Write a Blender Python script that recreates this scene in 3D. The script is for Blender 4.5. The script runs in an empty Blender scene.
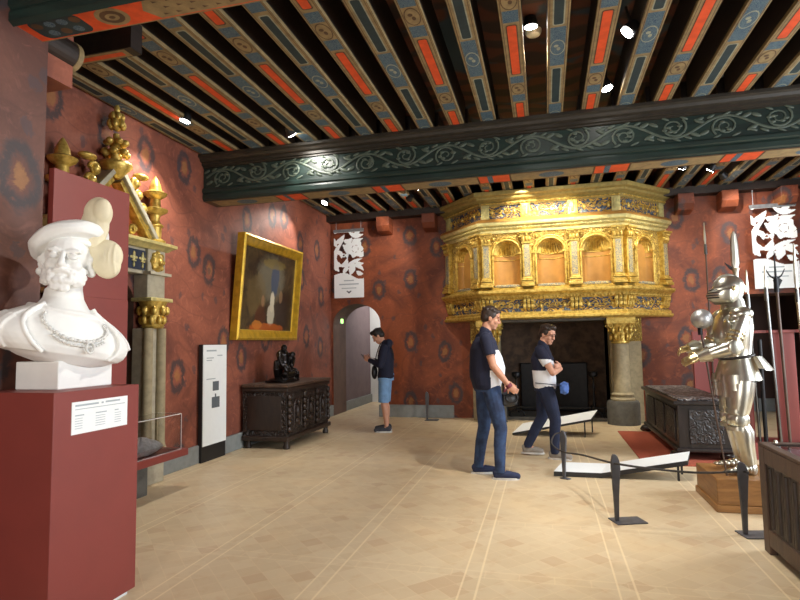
import bpy, bmesh, math, random
from mathutils import Vector, Matrix
PI = math.pi
random.seed(7)
S = bpy.context.scene
COL = S.collection

# ------------------------------------------------------------------ camera
cam_d = bpy.data.cameras.new('camera'); cam = bpy.data.objects.new('camera', cam_d); COL.objects.link(cam)
cam_d.sensor_width = 36.0; cam_d.lens = 24.975; cam_d.clip_end = 100
def set_camera(th, ph, roll, h):
    fw = Vector((-math.sin(th)*math.cos(ph), math.cos(th)*math.cos(ph), math.sin(ph)))
    rt0 = Vector((math.cos(th), math.sin(th), 0)); up0 = rt0.cross(fw)
    c, s = math.cos(roll), math.sin(roll)
    rt = rt0*c - up0*s; up = rt0*s + up0*c
    m = Matrix((rt, up, -fw)).transposed().to_4x4(); m.translation = (0, 0, h)
    cam.matrix_world = m
set_camera(0.25356, 0.07826, math.radians(1.0), 1.45)
S.camera = cam

# ------------------------------------------------------------------ world, daylight, exposure
W = bpy.data.worlds.new('world'); S.world = W; W.use_nodes = True
W.node_tree.nodes['Background'].inputs[0].default_value = (0.55, 0.62, 0.75, 1)
W.node_tree.nodes['Background'].inputs[1].default_value = 0.25
S.view_settings.view_transform = 'Standard'; S.view_settings.look = 'None'
S.view_settings.gamma = 1.0; S.view_settings.exposure = 0.1; S.view_settings.use_curve_mapping = False
S.cycles.use_denoising = True
S.cycles.max_bounces = 8
def area(name, loc, look, sx, sy, power, color):
    l = bpy.data.lights.new(name, 'AREA'); l.shape = 'RECTANGLE'; l.size = sx; l.size_y = sy; l.energy = power; l.color = color
    o = bpy.data.objects.new(name, l); COL.objects.link(o); o.location = loc
    o.rotation_euler = (Vector(look)-Vector(loc)).to_track_quat('-Z', 'Y').to_euler(); return o
area('window_daylight', (5.25, 2.2, 2.0), (0, 3.4, 0.8), 1.5, 2.2, 230, (0.86, 0.93, 1.0))
area('window_daylight', (5.25, 6.4, 2.0), (0, 6.6, 0.6), 1.5, 2.2, 230, (0.86, 0.93, 1.0))
area('window_daylight', (-0.6, -3.2, 2.0), (-0.6, 5, 1.0), 1.5, 2.2, 170, (1.0, 0.96, 0.9))

# ------------------------------------------------------------------ materials
def lin(c):
    return tuple((x/12.92 if x <= 0.04045 else ((x+0.055)/1.055)**2.4) for x in [v/255 for v in c])
class NT:
    def __init__(s, name):
        s.m = bpy.data.materials.new(name); s.m.use_nodes = True; s.t = s.m.node_tree
        s.b = s.t.nodes['Principled BSDF']
    def n(s, typ, ins=None, **kw):
        nd = s.t.nodes.new(typ)
        for k, v in kw.items(): setattr(nd, k, v)
        for k, v in (ins or {}).items():
            if isinstance(v, bpy.types.NodeSocket): s.t.links.new(v, nd.inputs[k])
            else: nd.inputs[k].default_value = v
        return nd
    def math(s, op, a, b=0.0, c=None, clamp=False):
        d = {0: a, 1: b}
        if c is not None: d[2] = c
        nd = s.n('ShaderNodeMath', d, operation=op); nd.use_clamp = clamp; return nd.outputs[0]
    def mix(s, f, a, b, blend='MIX'):
        nd = s.n('ShaderNodeMix', data_type='RGBA', blend_type=blend)
        for i, v in ((0, f), (6, a), (7, b)):
            if isinstance(v, bpy.types.NodeSocket): s.t.links.new(v, nd.inputs[i])
            else: nd.inputs[i].default_value = (tuple(v)+(1,) if not isinstance(v, (int, float)) else v)
        return nd.outputs[2]
    def ramp(s, f, lo, hi):
        return s.n('ShaderNodeMapRange', {0: f, 1: lo, 2: hi, 3: 0.0, 4: 1.0}, clamp=True, interpolation_type='SMOOTHSTEP').outputs[0]
    def coord(s): return s.n('ShaderNodeTexCoord').outputs['Object']
    def noise(s, vec, scale, detail=3, rough=0.55, dist=0.0):
        return s.n('ShaderNodeTexNoise', {'Vector': vec, 'Scale': scale, 'Detail': detail, 'Roughness': rough, 'Distortion': dist})
    def out(s, col=None, rough=None, metal=None, bump=None, bs=0.3, bd=0.02):
        for k, v in (('Base Color', col), ('Roughness', rough), ('Metallic', metal)):
            if v is None: continue
            if isinstance(v, bpy.types.NodeSocket): s.t.links.new(v, s.b.inputs[k])
            else: s.b.inputs[k].default_value = (tuple(v)+(1,)) if k == 'Base Color' else v
        if bump is not None:
            bn = s.n('ShaderNodeBump', {'Height': bump, 'Strength': bs, 'Distance': bd}); s.t.links.new(bn.outputs[0], s.b.inputs['Normal'])
        return s.m
def plain(name, rgb, rough=0.6, metal=0.0, var=0.12, scale=14.0, bump=0.0, rgb2=None):
    t = NT(name); c = t.coord(); n = t.noise(c, scale)
    a = lin(rgb); b = lin(rgb2) if rgb2 else tuple(x*(1-2.2*var) for x in a)
    col = t.mix(t.ramp(n.outputs[0], 0.35, 0.68), a, b)
    return t.out(col, rough, metal, n.outputs[0] if bump else None, bump, 0.01)
def emis(name, rgb, power):
    t = NT(name); t.b.inputs['Base Color'].default_value = (0, 0, 0, 1)
    t.b.inputs['Emission Color'].default_value = lin(rgb)+(1,); t.b.inputs['Emission Strength'].default_value = power; return t.m

def wall_paint(name, axis, base, dark, seed):
    t = NT(name); c = t.coord(); sp = t.n('ShaderNodeSeparateXYZ', {0: c})
    h = sp.outputs[axis]; z = sp.outputs[2]
    v = t.n('ShaderNodeCombineXYZ', {0: h, 1: z, 2: seed}).outputs[0]
    n1 = t.noise(v, 1.1, 5, 0.6, 1.2); n2 = t.noise(v, 5.0, 5, 0.65, 1.8); n3 = t.noise(v, 26.0, 3)
    col = t.mix(t.ramp(n1.outputs[0], 0.33, 0.7), lin(base), lin(dark))
    lighter = tuple(min(1, x*1.35+0.01) for x in lin(base))
    col = t.mix(t.math('MULTIPLY', t.ramp(n2.outputs[0], 0.52, 0.7), 0.55), col, lighter)
    # painted tendrils: thin curling darker lines
    w = t.n('ShaderNodeTexWave', {'Vector': v, 'Scale': 0.7, 'Distortion': 9.0, 'Detail': 2.0, 'Detail Scale': 1.2}, wave_type='RINGS')
    line = t.ramp(t.math('ABSOLUTE', t.math('SUBTRACT', w.outputs[1], 0.5)), 0.10, 0.0)
    col = t.mix(t.math('MULTIPLY', line, 0.28), col, lin((70, 40, 34)))
    # rosettes
    ds = t.n('ShaderNodeVectorMath', {0: n2.outputs[1], 1: (0.5, 0.5, 0.5)}, operation='SUBTRACT').outputs[0]
    dv = t.n('ShaderNodeVectorMath', {0: ds, 3: 0.16}, operation='SCALE').outputs[0]
    pv = t.n('ShaderNodeVectorMath', {0: v, 1: dv}, operation='ADD').outputs[0]
    sc = t.n('ShaderNodeMapping', {'Vector': pv, 'Scale': (1.40, 0.92, 0.0)}).outputs[0]
    vo = t.n('ShaderNodeTexVoronoi', {'Vector': sc, 'Scale': 1.0, 'Randomness': 0.62}, voronoi_dimensions='2D')
    d = vo.outputs['Distance']
    ring = t.math('MULTIPLY', t.ramp(d, 0.085, 0.14), t.ramp(d, 0.225, 0.165))
    on = t.ramp(n3.outputs[0], 0.2, 0.45)
    col = t.mix(t.math('MULTIPLY', t.math('MULTIPLY', ring, on), 0.9), col, lin((54, 52, 56)))
    cen = t.ramp(d, 0.085, 0.055)
    col = t.mix(t.math('MULTIPLY', cen, 0.6), col, lin((166, 116, 64)))
    v2 = t.n('ShaderNodeTexVoronoi', {'Vector': sc, 'Scale': 1.9, 'Randomness': 1.0}, voronoi_dimensions='2D').outputs['Distance']
    col = t.mix(t.math('MULTIPLY', t.ramp(v2, 0.11, 0.07), 0.6), col, lin((66, 60, 66)))
    fine = t.ramp(n3.outputs[0], 0.3, 0.75)
    col = t.mix(t.math('MULTIPLY', fine, 0.25), col, lin(dark))
    return t.out(col, 0.62, 0, n3.outputs[0], 0.12, 0.01)

def floor_tiles():
    t = NT('terracotta_floor_tiles'); c = t.coord(); sp = t.n('ShaderNodeSeparateXYZ', {0: c}); x, y = sp.outputs[0], sp.outputs[1]
    s = 0.135
    u = t.math('DIVIDE', t.math('ADD', x, y), s*1.414); v = t.math('DIVIDE', t.math('SUBTRACT', x, y), s*1.414)
    def jd(a): return t.math('ABSOLUTE', t.math('SUBTRACT', t.math('FRACT', a), 0.5))       # 0.5 at the joint
    joint = t.ramp(t.math('MAXIMUM', jd(u), jd(v)), 0.465, 0.497)
    cell = t.n('ShaderNodeCombineXYZ', {0: t.math('FLOOR', u), 1: t.math('FLOOR', v)}).outputs[0]
    wn = t.n('ShaderNodeTexWhiteNoise', {'Vector': cell}, noise_dimensions='2D')
    # border strips
    px = t.math('FRACT', t.math('DIVIDE', t.math('ADD', x, 0.545), 0.90)); py = t.math('FRACT', t.math('DIVIDE', t.math('SUBTRACT', y, 3.55), 1.02))
    inx = t.math('LESS_THAN', px, 0.115); iny = t.math('LESS_THAN', py, 0.10)
    strip = t.math('MAXIMUM', inx, iny)
    def edge(p, w): return t.math('MAXIMUM', t.ramp(t.math('ABSOLUTE', t.math('SUBTRACT', p, 0.006)), 0.011, 0.004), t.ramp(t.math('ABSOLUTE', t.math('SUBTRACT', p, w)), 0.011, 0.004))
    el = t.math('MAXIMUM', edge(px, 0.115), t.math('MULTIPLY', edge(py, 0.10), 0.35))
    sx = t.math('FRACT', t.math('DIVIDE', y, 0.21)); sy = t.math('FRACT', t.math('DIVIDE', x, 0.21))
    sj = t.math('MAXIMUM', t.math('MULTIPLY', inx, t.ramp(sx, 0.06, 0.02)), t.math('MULTIPLY', iny, t.ramp(sy, 0.06, 0.02)))
    tile_j = t.math('MAXIMUM', t.math('MULTIPLY', t.math('SUBTRACT', 1.0, strip), joint), sj)
    n = t.noise(c, 1.3, 4); nf = t.noise(c, 9.0, 4)
    a, b = lin((206, 187, 154)), lin((199, 178, 144))
    col = t.mix(t.ramp(wn.outputs[0], 0.0, 1.0), a, b)
    col = t.mix(t.math('MULTIPLY', t.math('GREATER_THAN', wn.outputs[0], 0.93), 0.3), col, lin((180, 144, 112)))
    col = t.mix(t.math('MULTIPLY', t.ramp(n.outputs[0], 0.45, 0.7), 0.4), col, lin((220, 194, 152)))
    col = t.mix(t.math('MULTIPLY', t.ramp(nf.outputs[0], 0.5, 0.75), 0.35), col, lin((192, 158, 120)))
    col = t.mix(t.math('MULTIPLY', tile_j, 0.26), col, lin((230, 208, 170)))
    col = t.mix(t.math('MULTIPLY', el, 0.5), col, lin((240, 222, 184)))
    rg = t.math('ADD', t.math('MULTIPLY', nf.outputs[0], 0.25), 0.30)
    return t.out(col, rg, 0, nf.outputs[0], 0.12, 0.01)

def wood(name, a, b, rough=0.5, scale=3.0, stretch=(1, 1, 9), bump=0.25, metal=0.0):
    t = NT(name); c = t.coord(); mp = t.n('ShaderNodeMapping', {'Vector': c, 'Scale': stretch}).outputs[0]
    n = t.noise(mp, scale, 5, 0.65, 1.0)
    return t.out(t.mix(t.ramp(n.outputs[0], 0.3, 0.7), lin(a), lin(b)), rough, metal, n.outputs[0], bump, 0.01)
def carved(name, a, b, scale=9.0, rough=0.5, bump=0.8, metal=0.0, c3=None):
    """arabesque relief: curling two-tone ornament"""
    t = NT(name); c = t.coord()
    n = t.noise(c, scale*0.55, 2)
    d = t.n('ShaderNodeVectorMath', {0: n.outputs[1], 3: 0.35}, operation='SCALE').outputs[0]
    p = t.n('ShaderNodeVectorMath', {0: c, 1: d}, operation='ADD').outputs[0]
    v = t.n('ShaderNodeTexVoronoi', {'Vector': p, 'Scale': scale, 'Randomness': 0.85})
    w = t.n('ShaderNodeTexWave', {'Vector': p, 'Scale': scale*0.55, 'Distortion': 5.0, 'Detail': 1.5}, wave_type='RINGS')
    h = t.math('ADD', t.math('MULTIPLY', v.outputs[0], 0.6), t.math('MULTIPLY', w.outputs[1], 0.5))
    col = t.mix(t.ramp(h, 0.38, 0.62), lin(a), lin(b))
    if c3: col = t.mix(t.ramp(v.outputs[0], 0.62, 0.75), col, lin(c3))
    mt = t.math('MULTIPLY', t.ramp(h, 0.62, 0.38), metal) if metal else 0.0
    return t.out(col, rough, mt, h, bump, 0.03)

M = {}
M['wall_left'] = wall_paint('painted_red_wall', 1, (154, 88, 66), (106, 58, 46), 3.0)
M['wall_back'] = wall_paint('painted_rust_wall', 0, (148, 76, 42), (98, 46, 27), 8.0)
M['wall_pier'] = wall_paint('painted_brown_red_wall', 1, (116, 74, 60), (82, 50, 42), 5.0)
M['floor'] = floor_tiles()
M['stone_base'] = plain('grey_skirting', (134, 138, 136), 0.7, var=0.06)
M['deck'] = carved('dark_painted_boards', (52, 34, 26), (92, 46, 28), 2.2, 0.7, 0.1, 0, (44, 62, 72))
M['joist'] = wood('dark_joist_wood', (44, 30, 22), (30, 20, 14), 0.6, 2, (6, 1, 6))
M['j_tan'] = plain('painted_tan', (150, 128, 88), 0.65, var=0.12)
M['j_orange'] = plain('painted_orange', (222, 82, 34), 0.6, var=0.08)
M['j_blue'] = carved('painted_blue_pattern', (38, 66, 92), (92, 112, 118), 30, 0.65, 0.05)
M['j_slot'] = plain('painted_dark_teal', (38, 54, 56), 0.65)
M['j_line'] = plain('painted_brown_line', (92, 66, 42), 0.65)
M['j_pale'] = plain('painted_pale', (158, 160, 138), 0.65)
M['beam_green'] = wood('dark_green_beam', (34, 54, 49), (24, 37, 34), 0.38, 2, (1, 6, 6), 0.15)
M['beam_scroll'] = plain('faded_green_scroll', (82, 94, 82), 0.45, var=0.12)
M['beam_edge'] = plain('olive_brown_mould', (46, 40, 31), 0.5)
M['gold'] = plain('gilding', (216, 186, 98), 0.38, 0.5, 0.16, 18, 0.5, rgb2=(172, 138, 58))
M['gold_carved'] = carved('carved_gilding', (218, 188, 100), (146, 114, 52), 16, 0.38, 0.9, 0.5)
M['gold_pale'] = plain('pale_gilding', (210, 198, 134), 0.42, 0.4, 0.12, 16, 0.3)
M['niche_ochre'] = plain('ochre_niche', (174, 126, 60), 0.55, 0.12, 0.08, 6)
M['blue_gold'] = carved('blue_gold_arabesque', (212, 170, 74), (46, 58, 84), 11, 0.5, 0.8, 0.4, (92, 104, 112))
M['grey_gold'] = carved('grey_blue_panel', (206, 180, 112), (104, 112, 112), 22, 0.5, 0.5, 0.2)
M['stone'] = plain('limestone', (176, 168, 146), 0.75, var=0.08, bump=0.2)
M['stone_dark'] = plain('dark_stone', (92, 90, 84), 0.7, var=0.12, bump=0.2)
M['soot'] = plain('sooty_brick', (84, 64, 48), 0.85, var=0.25, scale=8, bump=0.3)
M['iron'] = plain('black_iron', (36, 36, 38), 0.45, 0.6)
M['black'] = plain('black_paint', (28, 27, 28), 0.5)
M['white'] = plain('white_panel', (236, 240, 240), 0.5, var=0.01)
M['text'] = plain('grey_print', (168, 178, 184), 0.7, var=0.02)
M['text_dark'] = plain('dark_print', (92, 98, 104), 0.7, var=0.02)
M['plinth_red'] = plain('museum_red_paint', (128, 54, 47), 0.5, var=0.03, scale=4)
M['marble'] = plain('white_plaster', (238, 238, 234), 0.55, var=0.02, scale=9, bump=0.1)
M['cream'] = plain('cream_plaster', (232, 222, 190), 0.6, var=0.05, scale=9, bump=0.1)
M['steel'] = plain('polished_steel', (206, 204, 190), 0.31, 1.0, 0.05, 8)
M['steel_dark'] = plain('dark_steel', (120, 120, 118), 0.3, 1.0, 0.1, 8)
M['grey_steel'] = plain('worn_grey_steel', (186, 186, 184), 0.42, 0.85, 0.1, 10)
M['column_stone'] = plain('tan_column_stone', (158, 144, 112), 0.7, var=0.1, bump=0.2)
M['olive_gold'] = plain('olive_gilding', (166, 148, 86), 0.45, 0.3, 0.12, 16, 0.3)
M['silver'] = plain('embossed_silver', (206, 210, 214), 0.3, 0.55, 0.12, 30, 0.5)
M['brass'] = plain('brass', (206, 186, 138), 0.3, 1.0, 0.06)
M['leather'] = plain('dark_leather', (40, 30, 24), 0.55)
M['dark_oak'] = wood('dark_oak', (52, 38, 30), (32, 22, 17), 0.42, 3, (5, 5, 1))
M['oak_carved'] = carved('carved_dark_oak', (58, 44, 36), (24, 17, 13), 14, 0.42, 1.0)
M['oak_mid'] = wood('brown_oak', (88, 66, 51), (60, 43, 34), 0.5, 3, (7, 7, 1))
M['oak_light'] = wood('light_oak', (152, 108, 58), (124, 84, 42), 0.45, 3, (1, 1, 8))
M['bronze'] = plain('dark_bronze', (48, 44, 44), 0.22, 0.85, 0.12)
M['rug'] = plain('red_carpet', (158, 74, 50), 0.9, var=0.06, scale=40)
def glass(name, tint=(1, 1, 1), rough=0.02):
    t = NT(name); t.b.inputs['Base Color'].default_value = tint+(1,); t.b.inputs['Roughness'].default_value = rough
    t.b.inputs['Transmission Weight'].default_value = 1.0; t.b.inputs['IOR'].default_value = 1.12; return t.m
M['glass'] = glass('clear_acrylic')
M['lamp'] = emis('lamp_glow', (255, 250, 240), 80)

# ------------------------------------------------------------------ mesh building
class MB:
    def __init__(s): s.v = []; s.f = []; s.m = []
    def add(s, vs, fs, mi=0):
        o = len(s.v); s.v += [tuple(v) for v in vs]; s.f += [tuple(i+o for i in f) for f in fs]; s.m += [mi]*len(fs); return s
    def box(s, x0, x1, y0, y1, z0, z1, mi=0):
        x0, x1 = sorted((x0, x1)); y0, y1 = sorted((y0, y1)); z0, z1 = sorted((z0, z1))
        return s.add([(x, y, z) for z in (z0, z1) for y in (y0, y1) for x in (x0, x1)],
                     [(0, 2, 3, 1), (4, 5, 7, 6), (0, 1, 5, 4), (2, 6, 7, 3), (0, 4, 6, 2), (1, 3, 7, 5)], mi)
    def obox(s, c, F, L, U, a, b, h, mi=0):
        c = Vector(c); F = Vector(F)*a/2; L = Vector(L)*b/2; U = Vector(U)*h/2
        return s.add([c+F*i+L*j+U*k for k in (-1, 1) for j in (-1, 1) for i in (-1, 1)],
                     [(0, 2, 3, 1), (4, 5, 7, 6), (0, 1, 5, 4), (2, 6, 7, 3), (0, 4, 6, 2), (1, 3, 7, 5)], mi)
    def rings(s, rs, mi=0, caps=True, closed=True):
        n = len(rs[0]); vs = [p for r in rs for p in r]; fs = []
        for i in range(len(rs)-1):
            for j in range(n if closed else n-1):
                k = (j+1) % n; fs.append((i*n+j, i*n+k, (i+1)*n+k, (i+1)*n+j))
        if caps: fs.append(tuple(range(n-1, -1, -1))); fs.append(tuple((len(rs)-1)*n+j for j in range(n)))
        return s.add(vs, fs, mi)
    def tube(s, pts, r, seg=10, mi=0, caps=True, ref=None, flat=1.0):
        """swept tube; r a number or a list; flat scales the radius along the 2nd frame axis"""
        pts = [Vector(p) for p in pts]; n = len(pts); rr = list(r) if hasattr(r, '__len__') else [r]*n
        nrm = None; rs = []
        for i, p in enumerate(pts):
            t = (pts[min(i+1, n-1)]-pts[max(i-1, 0)]).normalized()
            if nrm is None:
                a = Vector(ref) if ref is not None else (Vector((0, 0, 1)) if abs(t.z) < 0.9 else Vector((1, 0, 0)))
                nrm = (a - t*a.dot(t)).normalized()
            else: nrm = (nrm - t*nrm.dot(t)).normalized()
            b = t.cross(nrm)
            rs.append([p + nrm*(math.cos(2*PI*j/seg)*rr[i]*flat) + b*(math.sin(2*PI*j/seg)*rr[i]) for j in range(seg)])
        return s.rings(rs, mi, caps)
    def limb(s, pts, r, seg=14, mi=0, ref=None, flat=1.0):
        s.tube(pts, r, seg, mi, True, ref, flat)
        rr = list(r) if hasattr(r, '__len__') else [r]*len(pts)
        for p, q in ((pts[0], rr[0]), (pts[-1], rr[-1])): s.ball(p, q, 12, 8, mi)
        return s
    def ball(s, c, r, seg=14, rg=8, mi=0, F=None, L=None, U=None):
        r = r if hasattr(r, '__len__') else (r, r, r); c = Vector(c)
        F = Vector(F or (1, 0, 0)); L = Vector(L or (0, 1, 0)); U = Vector(U or (0, 0, 1))
        vs = [c-U*r[2]]; fs = []
        for i in range(1, rg):
            a = -PI/2+PI*i/rg
            for j in range(seg):
                b = 2*PI*j/seg; vs.append(c+F*(r[0]*math.cos(a)*math.cos(b))+L*(r[1]*math.cos(a)*math.sin(b))+U*(r[2]*math.sin(a)))
        vs.append(c+U*r[2]); e = len(vs)-1
        for j in range(seg):
            k = (j+1) % seg; fs.append((0, 1+k, 1+j)); fs.append((e, e-seg+j, e-seg+k))
            for i in range(rg-2): fs.append((1+i*seg+j, 1+i*seg+k, 1+(i+1)*seg+k, 1+(i+1)*seg+j))
        return s.add(vs, fs, mi)
    def lathe(s, prof, cx, cy, seg=24, mi=0, caps=True):
        return s.rings([[(cx+r*math.cos(2*PI*j/seg), cy+r*math.sin(2*PI*j/seg), z) for j in range(seg)] for r, z in prof], mi, caps)
    def cyl(s, p0, p1, r, seg=16, mi=0): return s.tube([p0, p1], r, seg, mi)
    def poly(s, pts, ext, mi=0):
        """extrude a planar outline by vector ext"""
        pts = [Vector(p) for p in pts]; e = Vector(ext); n = len(pts)
        return s.add(pts+[p+e for p in pts], [tuple(range(n-1, -1, -1)), tuple(range(n, 2*n))]+[(j, (j+1) % n, (j+1) % n+n, j+n) for j in range(n)], mi)
    def xform(s, fn): s.v = [tuple(fn(Vector(v))) for v in s.v]; return s
    def build(s, name, mats, parent=None, smooth=35, bevel=0, local=False):
        me = bpy.data.meshes.new(name)
        o = Vector((0, 0, 0))
        if parent is not None and not local: o = ORG.get(parent.name, o)
        me.from_pydata([tuple(Vector(v)-o) for v in s.v], [], s.f)
        for mt in (mats if isinstance(mats, (list, tuple)) else [mats]): me.materials.append(M[mt] if isinstance(mt, str) else mt)
        me.polygons.foreach_set('material_index', s.m)
        bm = bmesh.new(); bm.from_mesh(me); bmesh.ops.recalc_face_normals(bm, faces=bm.faces); bm.to_mesh(me); bm.free()
        return link(name, me, parent, smooth, bevel)
ORG = {}
def link(name, me, parent=None, smooth=35, bevel=0):
    if smooth:
        me.polygons.foreach_set('use_smooth', [True]*len(me.polygons)); me.set_sharp_from_angle(angle=math.radians(smooth))
    ob = bpy.data.objects.new(name, me); COL.objects.link(ob)
    if parent is not None:
        ob.parent = parent; ORG[ob.name] = ORG.get(parent.name, Vector((0, 0, 0)))
    if bevel:
        b = ob.modifiers.new('bevel', 'BEVEL'); b.width = bevel; b.segments = 2; b.limit_method = 'ANGLE'; b.angle_limit = math.radians(40)
    return ob
def fuse(mb, name, mats, parent, voxel=0.006, smooth=4, matfn=None, factor=0.5, local=False):
    """merge overlapping closed pieces into one continuous skin"""
    o_ = Vector((0, 0, 0)) if local or parent is None else ORG.get(parent.name, Vector((0, 0, 0)))
    me = bpy.data.meshes.new('tmp'); me.from_pydata([tuple(Vector(v)-o_) for v in mb.v], [], mb.f)
    bm = bmesh.new(); bm.from_mesh(me); bmesh.ops.recalc_face_normals(bm, faces=bm.faces); bm.to_mesh(me); bm.free()
    ob = bpy.data.objects.new('tmp', me); COL.objects.link(ob)
    r = ob.modifiers.new('r', 'REMESH'); r.mode = 'VOXEL'; r.voxel_size = voxel
    if smooth:
        q = ob.modifiers.new('s', 'SMOOTH'); q.factor = factor; q.iterations = smooth
    dg = bpy.context.evaluated_depsgraph_get(); ev = ob.evaluated_get(dg)
    m2 = bpy.data.meshes.new_from_object(ev); bpy.data.objects.remove(ob); bpy.data.meshes.remove(me)
    m2.name = name; m2.materials.clear()
    for mt in (mats if isinstance(mats, (list, tuple)) else [mats]): m2.materials.append(M[mt] if isinstance(mt, str) else mt)
    if matfn: m2.polygons.foreach_set('material_index', [matfn(p.center) for p in m2.polygons])
    else: m2.polygons.foreach_set('material_index', [0]*len(m2.polygons))
    return link(name, m2, parent, 60)
def thing(name, label, cat, loc=(0, 0, 0), rot=0.0, group=None):
    o = bpy.data.objects.new(name, None); COL.objects.link(o); o.location = loc; o.rotation_euler = (0, 0, rot); o.empty_display_size = 0.1
    ORG[o.name] = Vector(loc); return tag(o, label, cat, group)
def tag(o, label, cat, group=None):
    o['label'] = label; o['category'] = cat
    if group: o['group'] = group
    return o
def struct(o): o['kind'] = 'structure'; return o
def copy_tree(o, parent=None):
    c = o.copy(); COL.objects.link(c)
    if parent is not None: c.parent = parent
    for ch in list(o.children): copy_tree(ch, c)
    return c
def bez(pts, n=24):
    """Catmull-Rom through points"""
    P = [Vector(p) for p in pts]; P = [P[0]*2-P[1]]+P+[P[-1]*2-P[-2]]; out = []
    for i in range(1, len(P)-2):
        for k in range(n):
            t = k/n; a, b, c, d = P[i-1], P[i], P[i+1], P[i+2]
            out.append(0.5*((2*b)+(c-a)*t+(2*a-5*b+4*c-d)*t*t+(3*b-a-3*c+d)*t**3))
    out.append(P[-2]); return out
# ================================================================== THE SETTING
XL, YB, XR, YR, ZC = -4.28, 10.8, 5.4, -3.4, 4.3
struct(MB().box(-6.0, 6.2, -4.0, 15.2, -0.12, 0.0).build('floor', 'floor', smooth=0))
def wall_holes(axis_pt, u0, u1, z1, holes, depth):
    """wall in (u,z) with floor-level openings; axis_pt(u, z, d) gives a point, d = depth into the wall"""
    mb = MB(); us = u0
    def quad(a, b, c, d, mi=0): mb.add([axis_pt(*p) for p in (a, b, c, d)], [(0, 1, 2, 3)], mi)
    for (h0, h1, zt, arch) in sorted(holes):
        quad((us, 0, 0), (h0, 0, 0), (h0, z1, 0), (us, z1, 0))
        if arch:
            r = (h1-h0)/2; cx = (h0+h1)/2; n = 20; rise = arch
            pr = [(cx-r*math.cos(PI*i/n), zt-rise+rise*math.sin(PI*i/n)) for i in range(n+1)]
        else: pr = [(h0, zt), (h1, zt)]
        for a, b in zip(pr, pr[1:]):
            quad((a[0], a[1], 0), (b[0], b[1], 0), (b[0], z1, 0), (a[0], z1, 0))
            quad((a[0], a[1], 0), (b[0], b[1], 0), (b[0], b[1], depth), (a[0], a[1], depth), 1)
        for q in (pr[0], pr[-1]): quad((q[0], 0, 0), (q[0], q[1], 0), (q[0], q[1], depth), (q[0], 0, depth), 1)
        us = h1
    quad((us, 0, 0), (u1, 0, 0), (u1, z1, 0), (us, z1, 0))
    return mb
M['reveal'] = plain('dark_brown_reveal', (98, 74, 62), 0.8, var=0.1, scale=5)
DH = (-4.24, -3.22, 2.28, 0.42)
struct(wall_holes(lambda u, z, d: (u, YB+d, z), XL-0.02, XR, ZC, [DH, (-0.98, 1.12, 1.80, 0), (3.28, 4.5, 2.2, 0)], 0.75).build('wall_back', ['wall_back', 'reveal'], smooth=0))
struct(wall_holes(lambda u, z, d: (XL-d, u, z), 2.72, YB, ZC, [(4.12, 5.06, 2.24, 0.3)], 0.35).build('wall_left', ['wall_left', 'reveal'], smooth=0))
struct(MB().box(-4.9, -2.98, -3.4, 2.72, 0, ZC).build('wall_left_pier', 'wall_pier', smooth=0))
# right and rear walls with their windows (outside the picture, they give the daylight)
def wall_win(name, pt, u0, u1, wins):
    mb = MB(); us = u0
    def q(a, b, c, d): mb.add([pt(*p) for p in ((a, c, 0), (b, c, 0), (b, d, 0), (a, d, 0))], [(0, 1, 2, 3)])
    for a, b in wins:
        q(us, a, 0, ZC); q(a, b, 0, 0.8); q(a, b, 3.2, ZC); us = b
        for (p1, p2) in (((a, 0.8), (b, 0.8)), ((a, 3.2), (b, 3.2)), ((a, 0.8), (a, 3.2)), ((b, 0.8), (b, 3.2))):
            mb.add([pt(*p1, 0), pt(*p2, 0), pt(*p2, 0.4), pt(*p1, 0.4)], [(0, 1, 2, 3)])
    q(us, u1, 0, ZC); return struct(mb.build(name, 'wall_back', smooth=0))
wall_win('wall_right', lambda u, z, d: (XR+d, u, z), YR, YB, [(1.4, 3.0), (5.6, 7.2)])
wall_win('wall_rear', lambda u, z, d: (u, YR-d, z), -2.98, XR, [(-1.4, 0.2)])
# corridor behind the arched opening
CW = plain('grey_violet_plaster', (116, 100, 102), 0.8, var=0.06, scale=5)
mb = MB(); mb.box(-4.36, -4.3, YB+0.75, 13.5, 0, 3.0); struct(mb.build('wall_corridor_left', CW, smooth=0))
struct(MB().box(-2.3, -2.2, YB+0.75, 13.5, 0, 3.0).build('wall_corridor_right', CW, smooth=0))
struct(MB().box(-4.4, -2.2, 13.5, 13.6, 0, 3.0).build('wall_corridor_end', 'white', smooth=0))
struct(MB().box(-4.4, -2.2, YB+0.75, 13.6, 3.0, 3.05).build('ceiling_corridor', CW, smooth=0))
struct(MB().box(-4.3, -4.26, YB+0.4, 13.5, 0, 0.2).build('baseboard_corridor', 'stone_base', smooth=0))
# recess behind the arms rack
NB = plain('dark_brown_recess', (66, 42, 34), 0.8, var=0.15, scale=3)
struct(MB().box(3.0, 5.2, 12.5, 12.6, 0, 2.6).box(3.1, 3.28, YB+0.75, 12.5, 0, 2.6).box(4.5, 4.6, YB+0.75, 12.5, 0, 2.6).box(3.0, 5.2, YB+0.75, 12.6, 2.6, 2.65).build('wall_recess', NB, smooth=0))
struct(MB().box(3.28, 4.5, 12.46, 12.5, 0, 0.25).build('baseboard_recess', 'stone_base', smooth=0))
# baseboards
struct(MB().box(XL, XL+0.04, 5.5, YB, 0, 0.22).build('baseboard_left', 'stone_base', smooth=0, bevel=0.006))
struct(MB().box(-3.22, -1.75, YB-0.05, YB, 0, 0.24).box(-3.26, -3.22, YB-0.05, YB+0.3, 0, 0.24).box(2.2, 3.28, YB-0.05, YB, 0, 0.24).box(4.5, XR, YB-0.05, YB, 0, 0.24).build('baseboard_back', 'stone_base', smooth=0, bevel=0.006))
# ceiling boards
struct(MB().box(-4.4, XR, YR, YB, ZC, ZC+0.08).build('ceiling', 'deck', smooth=0))

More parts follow.
